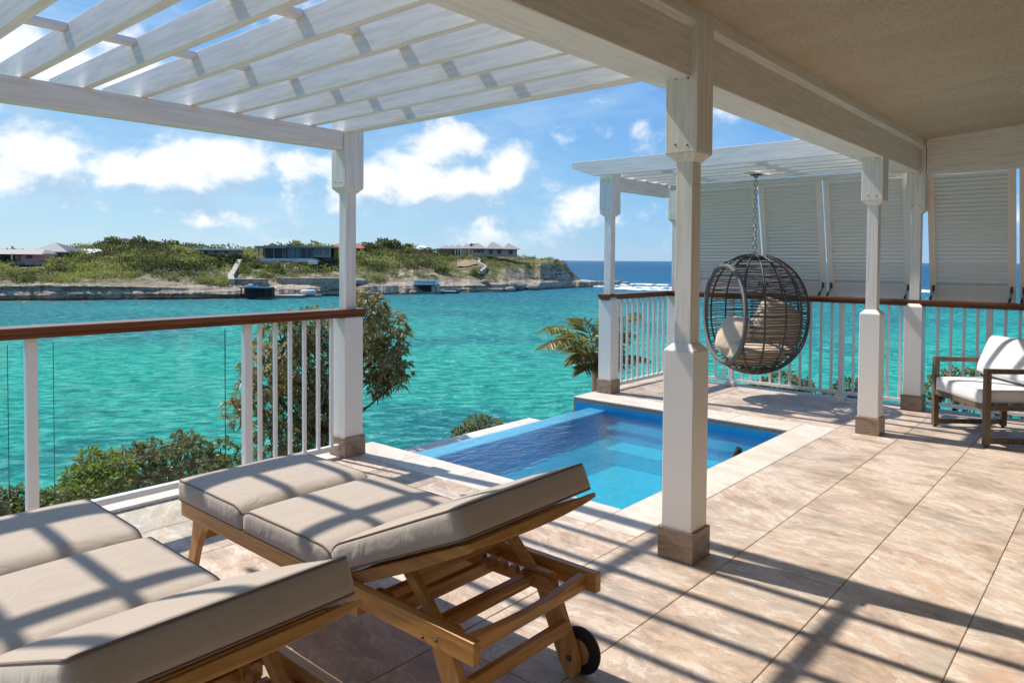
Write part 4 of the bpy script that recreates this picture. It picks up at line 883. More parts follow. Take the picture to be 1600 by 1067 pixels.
bars(r3, 'baluster', [(8.30, y) for y in ys], .0125, .085, RB); part('bottom_rail', MB().box(8.28, 8.32, -1.79, 4.46, .055, .09), M['white_metal'], r3, .003)

# ------------------------------------------------------------------ louvred shutters
def shutter(y0, y1, label, lean=.29, ztop=2.43, L_=1.345):
    t_ = thing('shutter', label, 'shutter', (8.25, (y0 + y1) / 2, ztop), group='white louvred top hung shutters'); t_.rotation_euler = (0, -math.asin(lean / L_), 0)
    h = (y1 - y0) / 2 - .004; s_ = .062
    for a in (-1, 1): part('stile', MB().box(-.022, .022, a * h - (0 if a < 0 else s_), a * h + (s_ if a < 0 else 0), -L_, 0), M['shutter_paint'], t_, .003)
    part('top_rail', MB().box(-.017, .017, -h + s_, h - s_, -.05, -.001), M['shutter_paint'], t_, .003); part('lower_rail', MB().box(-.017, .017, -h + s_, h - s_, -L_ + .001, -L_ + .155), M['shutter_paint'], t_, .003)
    zt, zb = -.055, -L_ + .16; n = 27; pitch = (zt - zb) / n
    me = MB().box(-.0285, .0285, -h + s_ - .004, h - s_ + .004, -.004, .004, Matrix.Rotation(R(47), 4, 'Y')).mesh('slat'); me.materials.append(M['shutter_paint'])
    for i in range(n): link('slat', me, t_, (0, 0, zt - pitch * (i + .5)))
    for a in (-1, 1):
        p0 = Vector((-.02, a * (h - .035), -L_ + .115)); ca, sa = math.cos(t_.rotation_euler.y), math.sin(t_.rotation_euler.y)
        wx, wz = 8.345 - 8.25, RT + .01 - ztop; p1 = Vector((ca * wx - sa * wz, a * (h - .035) + .0, sa * wx + ca * wz))
        arm = part('prop_arm', MB().tube([p0, p0 + (p1 - p0) * .5, p1], .009, 6), M['steel'], t_); part('bracket', MB().tube([p0 + Vector((.0, 0, .045)), p0 + Vector((-.012, 0, .01)), p0 + (p1 - p0) * .15], .013, 6), M['dark_metal'], arm); part('clamp', MB().tube([p1 + (p0 - p1) * .28, p1], .013, 6), M['dark_metal'], arm)
for y0, y1, l in ((3.405, 4.28, 'louvred shutter behind the hanging chair, leftmost of the row'), (2.668, 3.385, 'louvred shutter directly behind the chain of the hanging chair'), (1.80, 2.656, 'louvred shutter partly hidden by the slim second column'), (.897, 1.645, 'louvred shutter right of the corner column above the armchair'), (.10, .877, 'louvred shutter cut off by the right edge of the picture'), (-.70, .08, 'louvred shutter beyond the right edge'), (-1.5, -.72, 'last louvred shutter at the house wall')): shutter(y0, y1, l)

# ------------------------------------------------------------------ hanging chair
EC = Vector((7.67, 3.17, .93)); EA, EH = .56, .65; EN = Vector((-.80, .60, 0)); EO = .35
hc = thing('hanging_chair', 'round dark rattan hanging chair on a chain', 'hanging chair', (EC.x, EC.y, 0))
L0 = Vector((EC.x, EC.y, 0))
def keep(p): return (p - EC).dot(EN) < EO
def eprof(z): # radius at height (flattened bottom)
    u = (z - EC.z) / EH; return EA * max(0, 1 - abs(u) ** 2.25) ** .5
def arcs(pts, mb, r_, sides=5):
    runv = []
    for p in pts + [None]:
        if p is not None and keep(p): runv.append(p - L0)
        else:
            if len(runv) > 1: (mb.append(MB().tube(runv, r_, sides)) if isinstance(mb, list) else mb.tube(runv, r_, sides))
            runv = []
mb = MB()
nz = 44
for i in range(nz):
    z = EC.z - EH * .93 + (EH * 1.88) * (i + rnd.uniform(-.15, .15) + (.22 if i % 2 else 0)) / (nz - 1); r0 = eprof(z)
    if r0 < .05: continue
    a0 = math.atan2(EN.y, EN.x); ph = rnd.random() * 6
    pts = [EC + Vector((math.cos(a) * r0, math.sin(a) * r0, z - EC.z + .004 * math.sin(a * 4 + ph) + .0025 * math.sin(a * 13 + ph * 2))) for a in (a0 + 2 * math.pi * k / 72 for k in range(73))]
    arcs(pts, mb, .0058 if i % 3 else .007)
for i in range(5):
    z = EC.z - EH * (.975 - .025 * i); r0 = eprof(z)
    arcs([EC + Vector((math.cos(a) * r0, math.sin(a) * r0, z - EC.z)) for a in (2 * math.pi * k / 48 for k in range(49))], mb, .009)
part('rattan_weave', mb, M['rattan'], hc, kind='stuff')
for k in range(16):
    a = 2 * math.pi * (k + .5) / 16; rb = []
    arcs([EC + Vector((math.cos(a) * eprof(z) * 1.008, math.sin(a) * eprof(z) * 1.008, z - EC.z)) for z in (EC.z + EH * math.sin(math.pi * (j / 30 - .5)) for j in range(31))], rb, .0105, 6)
    for r_b in rb: part('rib', r_b, M['rattan'], hc)
sv = EN.cross(Vector((0, 0, 1))).normalized(); rim = []
for j in range(64):
    t_ = 2 * math.pi * j / 64; c_, s_ = math.cos(t_), math.sin(t_); lo, hi = .0, .8
    for _ in range(30):
        md = (lo + hi) / 2; z = EC.z + md * s_; rad = math.hypot(EO, md * c_)
        if abs(md * s_) < EH and rad < eprof(z): lo = md
        else: hi = md
    rim.append(EC + EN * EO + sv * lo * c_ + Vector((0, 0, lo * s_)) - L0)
part('rim', MB().tube(rim, .026, 10, closed=True), M['rattan_rim'], hc)
part('top_hub', MB().lathe([(.13, EC.z + EH - .055), (.10, EC.z + EH - .02), (.05, EC.z + EH), (.015, EC.z + EH + .02)], 0, 0, 16), M['rattan'], hc)
ztop_, zbot_ = 2.42, EC.z + EH + .015; nl = 17; pl_ = (ztop_ - zbot_) / nl
lk = MB().tube([Vector((math.cos(a) * .017, 0, math.copysign(pl_ * .40, math.sin(a)) * min(1, abs(math.sin(a)) * 2) + math.sin(a) *   .009)) for a in (2 * math.pi * k / 14 for k in range(14))], .0058, 6, closed=True).mesh('chain_link'); lk.materials.append(M['steel'])
for i in range(nl):
    o = link('chain_link', lk, hc, (0, 0, zbot_ + pl_ * (i + .5))); o.rotation_euler = (0, 0, R(90 * (i % 2) + 20))
part('shackle', MB().tube([Vector((0, math.cos(a) * .022, ztop_ + .02 + math.sin(a) * .03)) for a in (2 * math.pi * k / 16 for k in range(16))], .006, 6, closed=True), M['dark_metal'], hc)
part('hanger_board', MB().box(-.26, .26, -.07, .07, 2.449, 2.452 + .001), M['white_wood_x'], hc); part('hook_plate', MB().box(-.03, .03, -.05, .05, 2.435, 2.449), M['dark_metal'], hc)

def pillow_mesh(a, b, th, n=22, wr=.012, seed=0):
    u = np.linspace(-1, 1, n); U, Vv = np.meshgrid(u, u); prof = (np.clip(1 - U ** 2, 0, 1) * np.clip(1 - Vv ** 2, 0, 1)) ** .42
    X = a * U * np.sqrt(1 - .30 * Vv ** 2) * (1 - .04 * (1 - Vv ** 2) * U ** 2); Y = b * Vv * np.sqrt(1 - .30 * U ** 2) * (1 - .04 * (1 - U ** 2) * Vv ** 2)
    w_ = (fbm(np.stack([X * 9, Y * 9, X * 0 + seed], -1), 4, seed) - .5) * wr * 2 * prof ** .5
    top = np.stack([X, Y, th * prof + w_], -1); bot = np.stack([X, Y, -th * prof + w_ * .5], -1); q = np.arange(n * n).reshape(n, n)
    Q = np.stack([q[:-1, :-1], q[:-1, 1:], q[1:, 1:], q[1:, :-1]], -1).reshape(-1, 4)
    V = np.concatenate([top.reshape(-1, 3), bot.reshape(-1, 3)]); return np_mesh('pillow', V, np.concatenate([Q, Q[:, ::-1] + n * n]), True)
def pillow(name, label, cat, loc, rot, a, b, th, mt, seed=0):
    me = pillow_mesh(a, b, th, seed=seed); me.materials.append(M[mt]); o = link(name, me, None, loc); o.rotation_euler = rot; return tag(o, label, cat)
lv = Vector((-.378, .926, 0)); dv = Vector((.926, .378, 0))     # left / away as seen from the sitter's side
def eo(l, d, z): p = EC + lv * l + dv * d; return (p.x, p.y, z)
azc = math.atan2(.6, -.8)
# round seat cushion moulded into the bowl of the chair
n1, n2 = 14, 36; V = []; Q = []
for i in range(n1 + 1):
    for k in range(n2):
        a = 2 * math.pi * k / n2
        th = i / n1
        if th < .5: s_ = th * 2; zz = .36 + .19 * s_ ** 1.6; rr = max(.02, eprof(zz) - .035) * (.25 + .75 * s_ ** .5) if s_ < 1 else eprof(zz) - .035
        else: s_ = (1 - th) * 2; rr = (eprof(.55) - .035) * max(0.02, s_ ** .55); zz = .55 + .085 * (1 - s_ ** 2.4)
        p = Vector((math.cos(a) * rr, math.sin(a) * rr, zz)); dd = Vector((p.x, p.y, 0)).dot(EN)
        if dd > EO - .05: p -= EN * (dd - EO + .05)
        V.append(p)
for i in range(n1):
    for k in range(n2): Q.append((i * n2 + k, i * n2 + (k + 1) % n2, (i + 1) * n2 + (k + 1) % n2, (i + 1) * n2 + k))
me = np_mesh('seat_cushion', [tuple(v) for v in V], Q, True); me.materials.append(M['beige_fabric']); o = link('seat_cushion', me, None, (EC.x, EC.y, 0)); tag(o, 'round tan seat cushion inside the hanging chair', 'cushion')
pillow('pillow', 'tan pillow leaning at the open left side of the hanging chair', 'pillow', eo(.20, -.06, .70), (R(66), R(8), R(-105)), .21, .22, .10, 'beige_fabric', 3)
pillow('pillow', 'larger tan pillow leaning upright at the right side of the hanging chair', 'pillow', eo(-.24, .10, .80), (R(80), R(24), R(-40)), .29, .29, .12, 'beige_fabric', 5)
pillow('pillow', 'small tan pillow lying low at the back of the hanging chair', 'pillow', eo(-.08, .28, .70), (R(62), R(-8), R(-75)), .25, .20, .09, 'beige_fabric', 8)

# ------------------------------------------------------------------ cushions with piping
def cushion_segment(name, lx, ly, th, parent, mt, mp, loc=(0, 0, 0), rot=None, r_=.028, bulge=.016, seam0=False, seam1=False, seed=0):
    """box cushion, centre of base at origin; seam0/1 = soft rounded ends towards a neighbour (y- / y+)"""
    nxs, nys, nzs = 30, 34, 7
    def deform(p):
        x, y, z = p; u, v = x / (lx / 2), y / (ly / 2); t_ = z / th
        z += bulge * t_ * (1 - abs(u) ** 4) * (1 - abs(v) ** 4) + .004 * (vnoise(np.array([x * 7 + seed, y * 7, z * 5]), seed) - .5) * t_
        for flag, e in ((seam0, -1), (seam1, 1)):
            if flag:
                dd = max(0, 1 - (ly / 2 - e * y) / .085); z -= th * .52 * (1 - math.sqrt(max(0, 1 - dd * dd))) * t_
        x += math.copysign(.006 * math.sin(math.pi * t_), x) * (abs(u) > .8) * (1 - abs(v) ** 6); y += math.copysign(.006 * math.sin(math.pi * t_), y) * (abs(v) > .8) * (1 - abs(u) ** 6)
        return (x, y, z)
    def rb(p):
        c = Vector((max(-lx / 2 + r_, min(lx / 2 - r_, p[0])), max(-ly / 2 + r_, min(ly / 2 - r_, p[1])), max(.012, min(th - .012, p[2]))))
        d = Vector(p) - c; d = Vector((d.x / r_, d.y / r_, d.z / .012)); l = d.length
        if l > 1e-6: d /= max(1.0, l) if l > 1 else 1.0
        return deform((c.x + d.x * r_, c.y + d.y * r_, c.z + d.z * .012))
    V = []; Q = []; idx = {}
    ax = [-.5 + i / nxs for i in range(nxs + 1)]; ay = [-.5 + i / nys for i in range(nys + 1)]
    def tight(a): return math.copysign(.5 * (abs(a) * 2) ** .75, a)
    ax = [tight(a) for a in ax]; ay = [tight(a) for a in ay]
    def vid(i, j, k):
        if (i, j, k) not in idx: idx[(i, j, k)] = len(V); V.append(rb((ax[i] * lx, ay[j] * ly, th * k / nzs)))
        return idx[(i, j, k)]
    for i in range(nxs):
        for j in range(nys):
            Q.append((vid(i, j, nzs), vid(i + 1, j, nzs), vid(i + 1, j + 1, nzs), vid(i, j + 1, nzs))); Q.append((vid(i, j, 0), vid(i, j + 1, 0), vid(i + 1, j + 1, 0), vid(i + 1, j, 0)))
    for k in range(nzs):
        for i in range(nxs): Q.append((vid(i, 0, k), vid(i + 1, 0, k), vid(i + 1, 0, k + 1), vid(i, 0, k + 1))); Q.append((vid(i, nys, k), vid(i, nys, k + 1), vid(i + 1, nys, k + 1), vid(i + 1, nys, k)))
        for j in range(nys): Q.append((vid(0, j, k), vid(0, j, k + 1), vid(0, j + 1, k + 1), vid(0, j + 1, k))); Q.append((vid(nxs, j, k), vid(nxs, j + 1, k), vid(nxs, j + 1, k + 1), vid(nxs, j, k + 1)))
    me = np_mesh(name, V, Q, True); me.materials.append(M[mt]); o = link(name, me, parent, loc)
    if rot: o.rotation_euler = rot
    per = [(i, 0) for i in range(nxs)] + [(nxs, j) for j in range(nys)] + [(i, nys) for i in range(nxs, 0, -1)] + [(0, j) for j in range(nys, 0, -1)]
    for kk, zz in ((nzs, th - .002), (0, .003)):
        pts = []
        for i, j in per:
            p = rb((ax[i] * lx * 1.0, ay[j] * ly * 1.0, zz)); pts.append(p)
        part('piping', MB().tube(pts, .0042, 5, closed=True), M[mp], o)
    return o

# ------------------------------------------------------------------ sun loungers
LS, LZ = .935, .1043
def teak(root, name, mb, ax, bevel=.003, fix=False, leg=False):
    mb.v = [(a, b, c * 1.316 if leg else c + LZ) for a, b, c in mb.v]
    return part(name, mb, M['teak_' + ax], root, bevel, fix=fix)
def make_lounger(loc, label, ang):
    t_ = thing('sun_lounger', label, 'sun lounger', loc, group='teak sun loungers'); t_.scale = (LS, LS, LS)
    W_, LY = .70, 2.005
    for x in (0, W_ - .034): 
        o = teak(t_, 'side_rail', MB().box(x, x + .034, 0, LY, .235, .31), 'y')
        for y in (.17, .235): part('bolt', MB().lathe([(.006, 0), (.006, .0035), (.003, .005)], -.0051 + x if x == 0 else x + .034, y, 8, 'x', .262 + LZ - (.012 if y > .2 else 0)), M['dark_metal'], o)
    # curved foot legs
    arc_o = []; arc_i = []
    for i in range(9):
        s_ = i / 8; arc_o.append((1.885 + .12 * (s_ ** 1.5), .268 - .267 * s_)); arc_i.append((1.735 + .185 * (s_ ** .55), .268 - .267 * s_))
    for x in (.002, W_ - .034): teak(t_, 'foot_leg', MB().prism(arc_o + arc_i[::-1], x, x + .032, 'yz'), 'z', .003, True, True)
    teak(t_, 'foot_stretcher', MB().box(.035, W_ - .035, 1.83, 1.855, .15, .20), 'x'); teak(t_, 'foot_rail', MB().box(.035, W_ - .035, 1.965, 1.995, .24, .305), 'x')
    for x in (.040, W_ - .098):
        lg = teak(t_, 'wheel_leg', MB().prism([(.275, .295), (.170, .295), (.055, .095), (.040, .060), (.042, .030), (.062, .012), (.095, .014), (.125, .05)], x, x + .032, 'yz'), 'z', .003, True, True)
        s_ = 1 if x > .3 else -1; wx0 = x + .056 if s_ > 0 else x - .042; wy = .075
        part('tyre', MB().lathe([(.052, .002), (.076, 0), (.088, .006), (.0915, .017), (.088, .028), (.076, .034), (.052, .032)], wx0, wy, 28, 'x', .0925), M['rubber'], lg)
        part('hub', MB().lathe([(.012, -.002), (.05, 0), (.051, .034), (.012, .036)], wx0, wy, 20, 'x', .0925), M['teak_z'], lg); part('axle_bolt', MB().lathe([(.011, 0), (.011, .006), (.005, .009)], x - .008 if s_ > 0 else x + .032, wy, 8, 'x', .0925), M['dark_metal'], lg)
    # head crossbar with dipped top, axle bar, shelf bars
    N_ = 12; top = [(.035 + (W_ - .07) * i / N_, .300 - .022 * math.sin(math.pi * i / N_)) for i in range(N_ + 1)]
    teak(t_, 'head_rail', MB().prism(top + [(W_ - .035, .238), (.035, .238)], .045, .078, 'xz'), 'x', .003, True)
    teak(t_, 'axle_bar', MB().box(.072, W_ - .098, .075, .105, .085, .135), 'x')
    for y, z in ((.265, .205), (.47, .205)): teak(t_, 'cross_bar', MB().box(.036, W_ - .036, y, y + .034, z, z + .052), 'x')
    teak(t_, 'under_bar', MB().box(.004, W_ - .004, .595, .635, .195, .234), 'x')
    for x in (.085, W_ - .115):    # notched rails
        poly = [(.08, .215), (.60, .215), (.60, .268)]; y = .52
        for k in range(4): poly += [(y, .268), (y - .012, .238), (y - .035, .268)]; y -= .06
        poly += [(.17, .268), (.14, .245), (.08, .245)]; teak(t_, 'notched_rail', MB().prism(poly, x, x + .03, 'yz'), 'y', .002, True)
    for i in range(11): teak(t_, 'seat_slat', MB().box(.036, W_ - .036, .75 + i * .108, .75 + i * .108 + .07, .288, .305), 'x')
    # back rest
    piv = Vector((0, .70, .318)); Rm = Matrix.Translation(piv) @ Matrix.Rotation(-ang, 4, 'X')
    BL = .70
    for x in (.038, W_ - .070):
        mb = MB().prism([(.03, -.050), (.05, -.02), (.04, -.005), (-BL + .02, -.005), (-BL, -.012), (-BL + .02, -.034), (-BL + .35, -.050)], x, x + .032, 'yz'); mb.v = [tuple(Rm @ Vector(v)) for v in mb.v]; teak(t_, 'back_rail', mb, 'y', .003, True)
    N_ = 14; bot = [(.005 + (W_ - .01) * i / N_, -.020 - .020 * math.sin(math.pi * i / N_) ** .7) for i in range(N_ + 1)]
    mb = MB().prism([(W_ - .005, -.004), (.005, -.004)] + bot, -BL - .002, -BL - .034, 'xz'); mb.v = [tuple(Rm @ Vector(v)) for v in mb.v]; teak(t_, 'back_top_rail', mb, 'x', .003, True)
    for i in range(7):
        y = -.04 - i * .093; mb = MB().box(.072, W_ - .072, y - .062, y, -.022, -.005, Rm); teak(t_, 'back_slat', mb, 'x', .002)
    a0 = Rm @ Vector((0, -.30, -.04)); b0 = Vector((0, .245, .252)); dv_ = (b0 - a0)
    nrm = Vector((0, -dv_.z, dv_.y)).normalized() * .021
    for x in (.072, W_ - .104):
        pr = [(a0 + nrm), (b0 + nrm), (b0 - nrm), (a0 - nrm)]; teak(t_, 'back_strut', MB().prism([(p.y, p.z) for p in pr], x, x + .03, 'yz'), 'y', .003, True)
    p = a0 + dv_ * .12; teak(t_, 'strut_bar', MB().box(.10, W_ - .10, p.y - .016, p.y + .016, p.z - .022, p.z + .022), 'x'); p = b0; teak(t_, 'strut_foot', MB().tube([(.06, p.y, p.z), (W_ - .06, p.y, p.z)], .013, 10), 'x', 0)
    return t_
def lounger_cushion(loc, label, ang):
    t_ = thing('lounger_cushion', label, 'cushion', (loc[0], loc[1], (.309 + LZ) * LS + .001), group='taupe lounger cushions'); t_.scale = (LS, LS, LS)
    cw, th = .70, .105; xm = .335
    cushion_segment('foot_segment', cw, .62, th, t_, 'taupe_fabric', 'taupe_piping', (xm, 1.705, 0), seam0=True, seed=1)
    cushion_segment('middle_segment', cw, .665, th, t_, 'taupe_fabric', 'taupe_piping', (xm, 1.06, 0), seam0=True, seam1=True, seed=2)
    L_ = .755; c = Vector((xm, .715, .012)); v = Vector((0, -L_ / 2, 0)); v.rotate(Matrix.Rotation(-ang, 3, 'X'))
    cushion_segment('back_segment', cw, L_, th, t_, 'taupe_fabric', 'taupe_piping', c + v, (-ang, 0, 0), seam1=True, seed=3)
L1 = (1.588 * LS, 1.53 * LS, 0); L2 = (.497 * LS, 1.555 * LS, 0)
make_lounger(L1, 'teak sun lounger with wheels, the one beside the pool', R(24)); make_lounger(L2, 'teak sun lounger nearest the camera at lower left', R(21.5))
lounger_cushion(L1, 'taupe three part cushion on the lounger beside the pool', R(24)); lounger_cushion(L2, 'taupe three part cushion on the nearest lounger at lower left', R(21.5))

# ------------------------------------------------------------------ armchair
e1 = Vector((-.772, -.636, 0)).normalized()
ac = thing('armchair', 'low armchair with square bronze frame at the right edge', 'armchair', (7.53, 1.42, 0), math.atan2(e1.y, e1.x))
# local x: along the front to the near side frame, local y: front -> -back
AW, AD = .79, .66; s = .045
def ab(name, *b): return part(name, MB().box(*b), M['frame_wood'], ac, .003)
for x in (0, AW - s):
    ab('front_leg', x, x + s, 0, s, .012, .60); ab('back_leg', x, x + s, AD - s, AD, .012, .60); ab('arm', x, x + s, 0, AD, .6005, .640); ab('floor_bar', x + .004, x + s - .004, s, AD - s, .03, .072); ab('side_bar', x + .004, x + s - .004, s, AD - s, .30, .345)
    for y in (s / 2, AD - s / 2): part('foot', MB().lathe([(.014, 0), (.014, .0115)], x + s / 2, y, 10), M['rubber'], ac)
ab('front_bar', s, AW - s, .004, s - .004, .30, .345); ab('back_bar', s, AW - s, AD - s + .004, AD - .004, .30, .345); ab('back_top', s, AW - s, AD - s + .004, AD - .004, .60, .64)
for i in range(5): ab('seat_slat', s, AW - s, .08 + i * .11, .13 + i * .11, .325, .34)
az_ = math.atan2(e1.y, e1.x); ac_m = Matrix.Translation((7.53, 1.42, 0)) @ Matrix.Rotation(az_, 4, 'Z')
sc_ = thing('seat_cushion', 'white box seat cushion on the armchair', 'cushion', ac_m @ Vector((AW / 2, .300, .347)), az_)
cushion_segment('cushion_body', AW - 2 * s - .01, .60, .115, sc_, 'white_fabric', 'white_piping', r_=.03, bulge=.02, seed=5)
bc_ = thing('back_cushion', 'white back cushion leaning in the armchair', 'cushion', ac_m @ Vector((AW / 2, .46, .475)), az_)
cushion_segment('cushion_body', AW - 2 * s - .01, .36, .13, bc_, 'white_fabric', 'white_piping', (0, .075, .165), (R(68), 0, 0), r_=.05, bulge=.035, seed=6)

# ================================================================== near vegetation
def plant(name, label, cat, base, blobs, n, Lf, Wf, matn, tone=.45, stems=None, droop=.15, fold=.22, rosette=0, group=None, fork=None):
    """blobs: world (centre, radius xyz); leaves fill the outer shell of every blob"""
    t_ = thing(name, label, cat, base, group=group); V, T, O, b0 = [], [], [], 0; tot = sum(r[0] * r[1] * r[2] for _, r in blobs) ** .5
    wsum = sum((r[0] * r[2]) for _, r in blobs)
    st = MB(); base = Vector(base)
    if fork:
        fork = [Vector(f) for f in fork]; st.tube([Vector((0, 0, 0)), (fork[0] - base) * .5 + Vector((.06, .05, 0)), fork[0] - base], .055, 8, r_end=.035)
        for f in fork[1:]: st.tube([fork[0] - base, (fork[0] + f) * .5 - base + Vector((.03, .03, -.02)), f - base], .032, 7, r_end=.016)
    for c, r in blobs:
        k = max(80, int(n * (r[0] * r[2]) / wsum)); tb = tone + rnd.gauss(0, .08)
        if rosette:
            m_ = max(3, k // rosette); cen = ball(m_) ; p = np.repeat(cen, rosette, 0); out = np.repeat(cen, rosette, 0) + np.array([0, 0, .5]); d = out * .7 + rng.normal(size=p.shape) * .75; tn = np.repeat(rng.normal(size=m_) * .12, rosette)
        else:
            p = ball(k); d = p + rng.normal(size=p.shape) * .7; tn = 0
        P_ = np.array(c) - np.array(base) + p * np.array(r); L_ = Lf * rng.uniform(.45, 1.3, len(p))
        v, f_, o = cards(P_, d, L_, L_ * Wf, tb + rng.normal(size=len(p)) * .20 + tn + p[:, 2] * .10, fold, droop); V.append(v); T.append(f_ + b0); O.append(o); b0 += len(v)
        cc = Vector(c) - base; a = fork[rnd.randrange(len(fork))] - base if fork else Vector((rnd.uniform(-.05, .05), rnd.uniform(-.05, .05), 0))
        mid = (a + cc) * .5 + Vector((rnd.uniform(-.12, .12), rnd.uniform(-.12, .12), rnd.uniform(-.02, .12))); st.tube([a, a + (mid - a) * .5 + Vector((rnd.uniform(-.04, .04), 0, .03)), mid, cc, cc + Vector((rnd.uniform(-.3, .3) * r[0], rnd.uniform(-.3, .3) * r[1], r[2] * .6))], .014 if fork else .016, 6, r_end=.004)
        for j in range(5):
            e = cc + Vector((rnd.uniform(-.8, .8) * r[0], rnd.uniform(-.8, .8) * r[1], rnd.uniform(-.4, .8) * r[2])); st.tube([mid + (cc - mid) * rnd.random(), (cc + e) * .5, e], .008, 5, r_end=.003)
    part('crown', leaf_mesh('crown', np.concatenate(V), np.concatenate(T), np.concatenate(O), matn), None, t_); part('trunk', st, M['bark'], t_); return t_
def pxy(x, y, Y): v = ray(x, y); p = EYE + v * (Y / v.y); return tuple(p)
def pxx(x, y, X): v = ray(x, y); p = EYE + v * (X / v.x); return tuple(p)
# tree behind the left column: long thin leaves
tb = []
for x, y, rx_, ry_, Y in ((585, 488, 28, 26, 5.6), (600, 525, 40, 38, 5.7), (590, 560, 34, 34, 5.6), (560, 500, 22, 30, 5.5), (612, 590, 26, 14, 5.5), (590, 600, 22, 18, 5.6), (520, 520, 34, 36, 5.9), (480, 510, 40, 30, 6.1), (440, 535, 40, 44, 6.1), (420, 580, 42, 44, 5.9), (480, 580, 46, 50, 6.0), (520, 600, 36, 46, 5.8), (450, 640, 46, 44, 5.8), (500, 660, 40, 40, 5.7), (425, 690, 34, 36, 5.6), (372, 645, 22, 26, 5.5), (392, 610, 22, 34, 5.7), (540, 640, 24, 40, 5.7), (470, 710, 40, 30, 5.6), (632, 577, 13, 14, 5.5), (618, 598, 16, 10, 5.5), (600, 572, 24, 16, 5.5), (575, 470, 20, 16, 5.6), (612, 540, 20, 20, 5.6)):
    c = pxy(x, y, Y); k = Vector(c).dot(MF) / F_PX; tb.append((c, (rx_ * k, (rx_ + ry_) * .5 * k, ry_ * k)))
plant('tree', 'leafy olive brown tree growing up behind the left column', 'tree', (3.55, 5.75, bank_z(3.55, 5.75) - .1), tb, 13500, .082, .27, 'tree_leaf', .52, droop=.4, rosette=7, fork=[pxy(500, 690, 5.85), pxy(470, 600, 6.0), pxy(550, 600, 5.85), pxy(575, 550, 5.75), pxy(430, 620, 5.95), pxy(440, 560, 6.0)])
# shrubs outside the left railing
def shrub(label, spots, n, Lf, Wf, matn, tone, rosette=0, base=None, name='shrub', fn=pxy):
    bl = []
    for x, y, rx_, ry_, Y in spots:
        c = fn(x, y, Y); k = Vector(c).dot(MF) / F_PX; bl.append((c, (rx_ * k, rx_ * k * .9, ry_ * k)))
    b = base or (bl[0][0][0], bl[0][0][1]); z = bank_z(*b) - .1; plant(name, label, 'shrub', (b[0], b[1], z), bl, n, Lf, Wf, matn, tone, rosette=rosette)
shrub('bushy dark green shrub with small rosettes just left of the white balusters', [(300, 705, 34, 26, 5.5), (345, 715, 36, 30, 5.5), (275, 720, 34, 28, 5.4), (320, 745, 50, 34, 5.3), (360, 745, 30, 34, 5.4)], 4200, .042, .42, 'shrub_leaf', .46, 8)
shrub('tall twiggy shrub with pale leaf tips behind the glass panel', [(207, 708, 16, 16, 5.5), (205, 735, 22, 24, 5.4), (235, 705, 22, 18, 5.5), (240, 735, 34, 30, 5.4), (210, 765, 40, 24, 5.3), (262, 760, 34, 24, 5.3), (285, 690, 22, 16, 5.6)], 4000, .042, .42, 'shrub_leaf', .54, 8)
shrub('bright green feathery shrub behind the glass panel', [(140, 720, 16, 18, 5.4), (150, 745, 26, 24, 5.3), (120, 750, 20, 20, 5.4), (170, 765, 30, 24, 5.2), (130, 775, 36, 20, 5.2), (175, 715, 10, 10, 5.4), (100, 775, 26, 16, 5.3), (185, 735, 24, 20, 5.3)], 3600, .055, .28, 'bright_leaf', .5, 0)
shrub('low green shrub at the lower left corner behind the railing', [(20, 775, 26, 16, 5.4), (15, 800, 34, 18, 5.3), (-30, 795, 36, 24, 5.3), (75, 785, 30, 18, 5.2), (50, 800, 40, 16, 5.2), (-80, 800, 40, 30, 5.4)], 3200, .042, .42, 'shrub_leaf', .44, 8)
shrub('round shrub beyond the outer edge of the pool', [(748, 663, 26, 14, 5.7), (765, 668, 26, 14, 5.7), (725, 672, 22, 10, 5.7), (745, 678, 44, 10, 5.7)], 2600, .042, .42, 'shrub_leaf', .5, 8)
shrub('green shrub beyond the railing under the hanging chair', [(1225, 600, 36, 18, 9.3), (1195, 606, 30, 12, 9.3), (1250, 604, 24, 14, 9.3), (1160, 618, 30, 10, 9.3)], 2600, .05, .42, 'shrub_leaf', .55, 7, fn=pxx)
shrub('green shrub beyond the railing left of the slim column', [(1328, 606, 24, 16, 9.3), (1312, 618, 26, 10, 9.3), (1300, 625, 40, 10, 9.3)], 1900, .05, .42, 'shrub_leaf', .5, 7, fn=pxx)
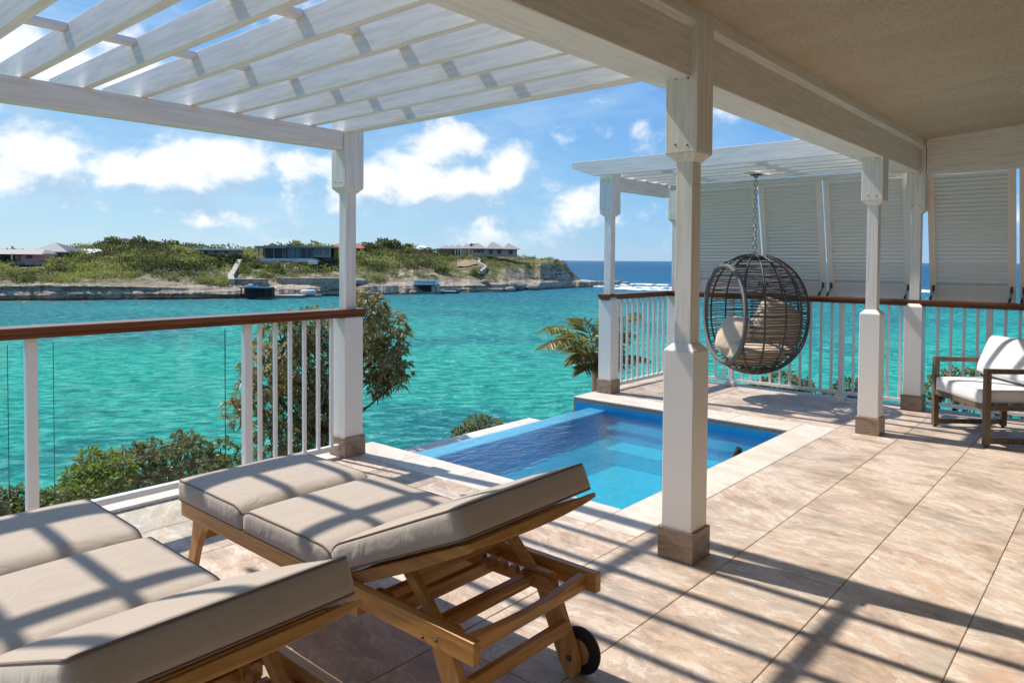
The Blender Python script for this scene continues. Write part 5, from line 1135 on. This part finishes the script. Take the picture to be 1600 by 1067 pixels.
shrub('wide green shrub beyond the railing behind the armchair', [(1475, 592, 26, 14, 9.2), (1500, 590, 26, 16, 9.2), (1530, 592, 30, 16, 9.2), (1570, 588, 30, 18, 9.2), (1600, 590, 40, 22, 9.2), (1520, 615, 60, 20, 9.1), (1590, 625, 50, 26, 9.1), (1460, 612, 26, 16, 9.2)], 4200, .05, .42, 'shrub_leaf', .52, 7, fn=pxx)
# palm by the far left column of the pool
pb_ = Vector((8.15, 5.55, -.2)); pt = thing('palm', 'palm with browning fronds beside the far left column', 'palm', pb_)
part('trunk', MB().tube([(0, 0, -4), (.02, 0, -1), (0, 0, .25)], .09, 9, r_end=.07), M['bark'], pt)
def frond(tipw, lift, tone, w_=.36):
    a = Vector((0, 0, .25)); tip = Vector(tipw) - pb_; ctrl = a + (tip - a) * .45 + Vector((0, 0, lift)); pts = []
    for i in range(25):
        s_ = i / 24; pts.append(a * (1 - s_) ** 2 + ctrl * 2 * s_ * (1 - s_) + tip * s_ * s_)
    fr_ = part('frond', MB().tube(pts, .012, 6, r_end=.003), M['bark'], pt); P_, D_, L_ = [], [], []
    for i in range(3, 25):
        tg = (pts[i] - pts[i - 1]).normalized(); sd = tg.cross(Vector((0, 0, 1))).normalized()
        for e in (-1, 1):
            for h in range(3):
                P_.append(pts[i] - tg * h * .02); D_.append(sd * e * .75 + tg * .8 + Vector((0, 0, -.45 + rnd.uniform(-.2, .3)))); L_.append(w_ * (1 - .55 * (i / 24) ** 2) * rnd.uniform(.8, 1.1))
    v, f_, o = cards(np.array([list(p) for p in P_]), np.array([list(p) for p in D_]), np.array(L_), np.array(L_) * .10, tone + rng.normal(size=len(P_)) * .22, .2, .12); part('leaflets', leaf_mesh('leaflets', v, f_, o, 'palm_leaf'), None, fr_)
for (x, y, Y), lift, tone in (((853, 512, 5.5), .42, .75), ((850, 540, 5.3), .42, .42), ((896, 562, 5.4), .25, .2), ((912, 575, 5.3), .12, .15), ((1000, 490, 6.2), .5, .6), ((985, 520, 5.9), .3, .5), ((960, 480, 6.4), .5, .7), ((900, 500, 6.0), .5, .55), ((1010, 560, 5.8), .2, .3)): frond(pxy(x, y, Y), lift, tone)
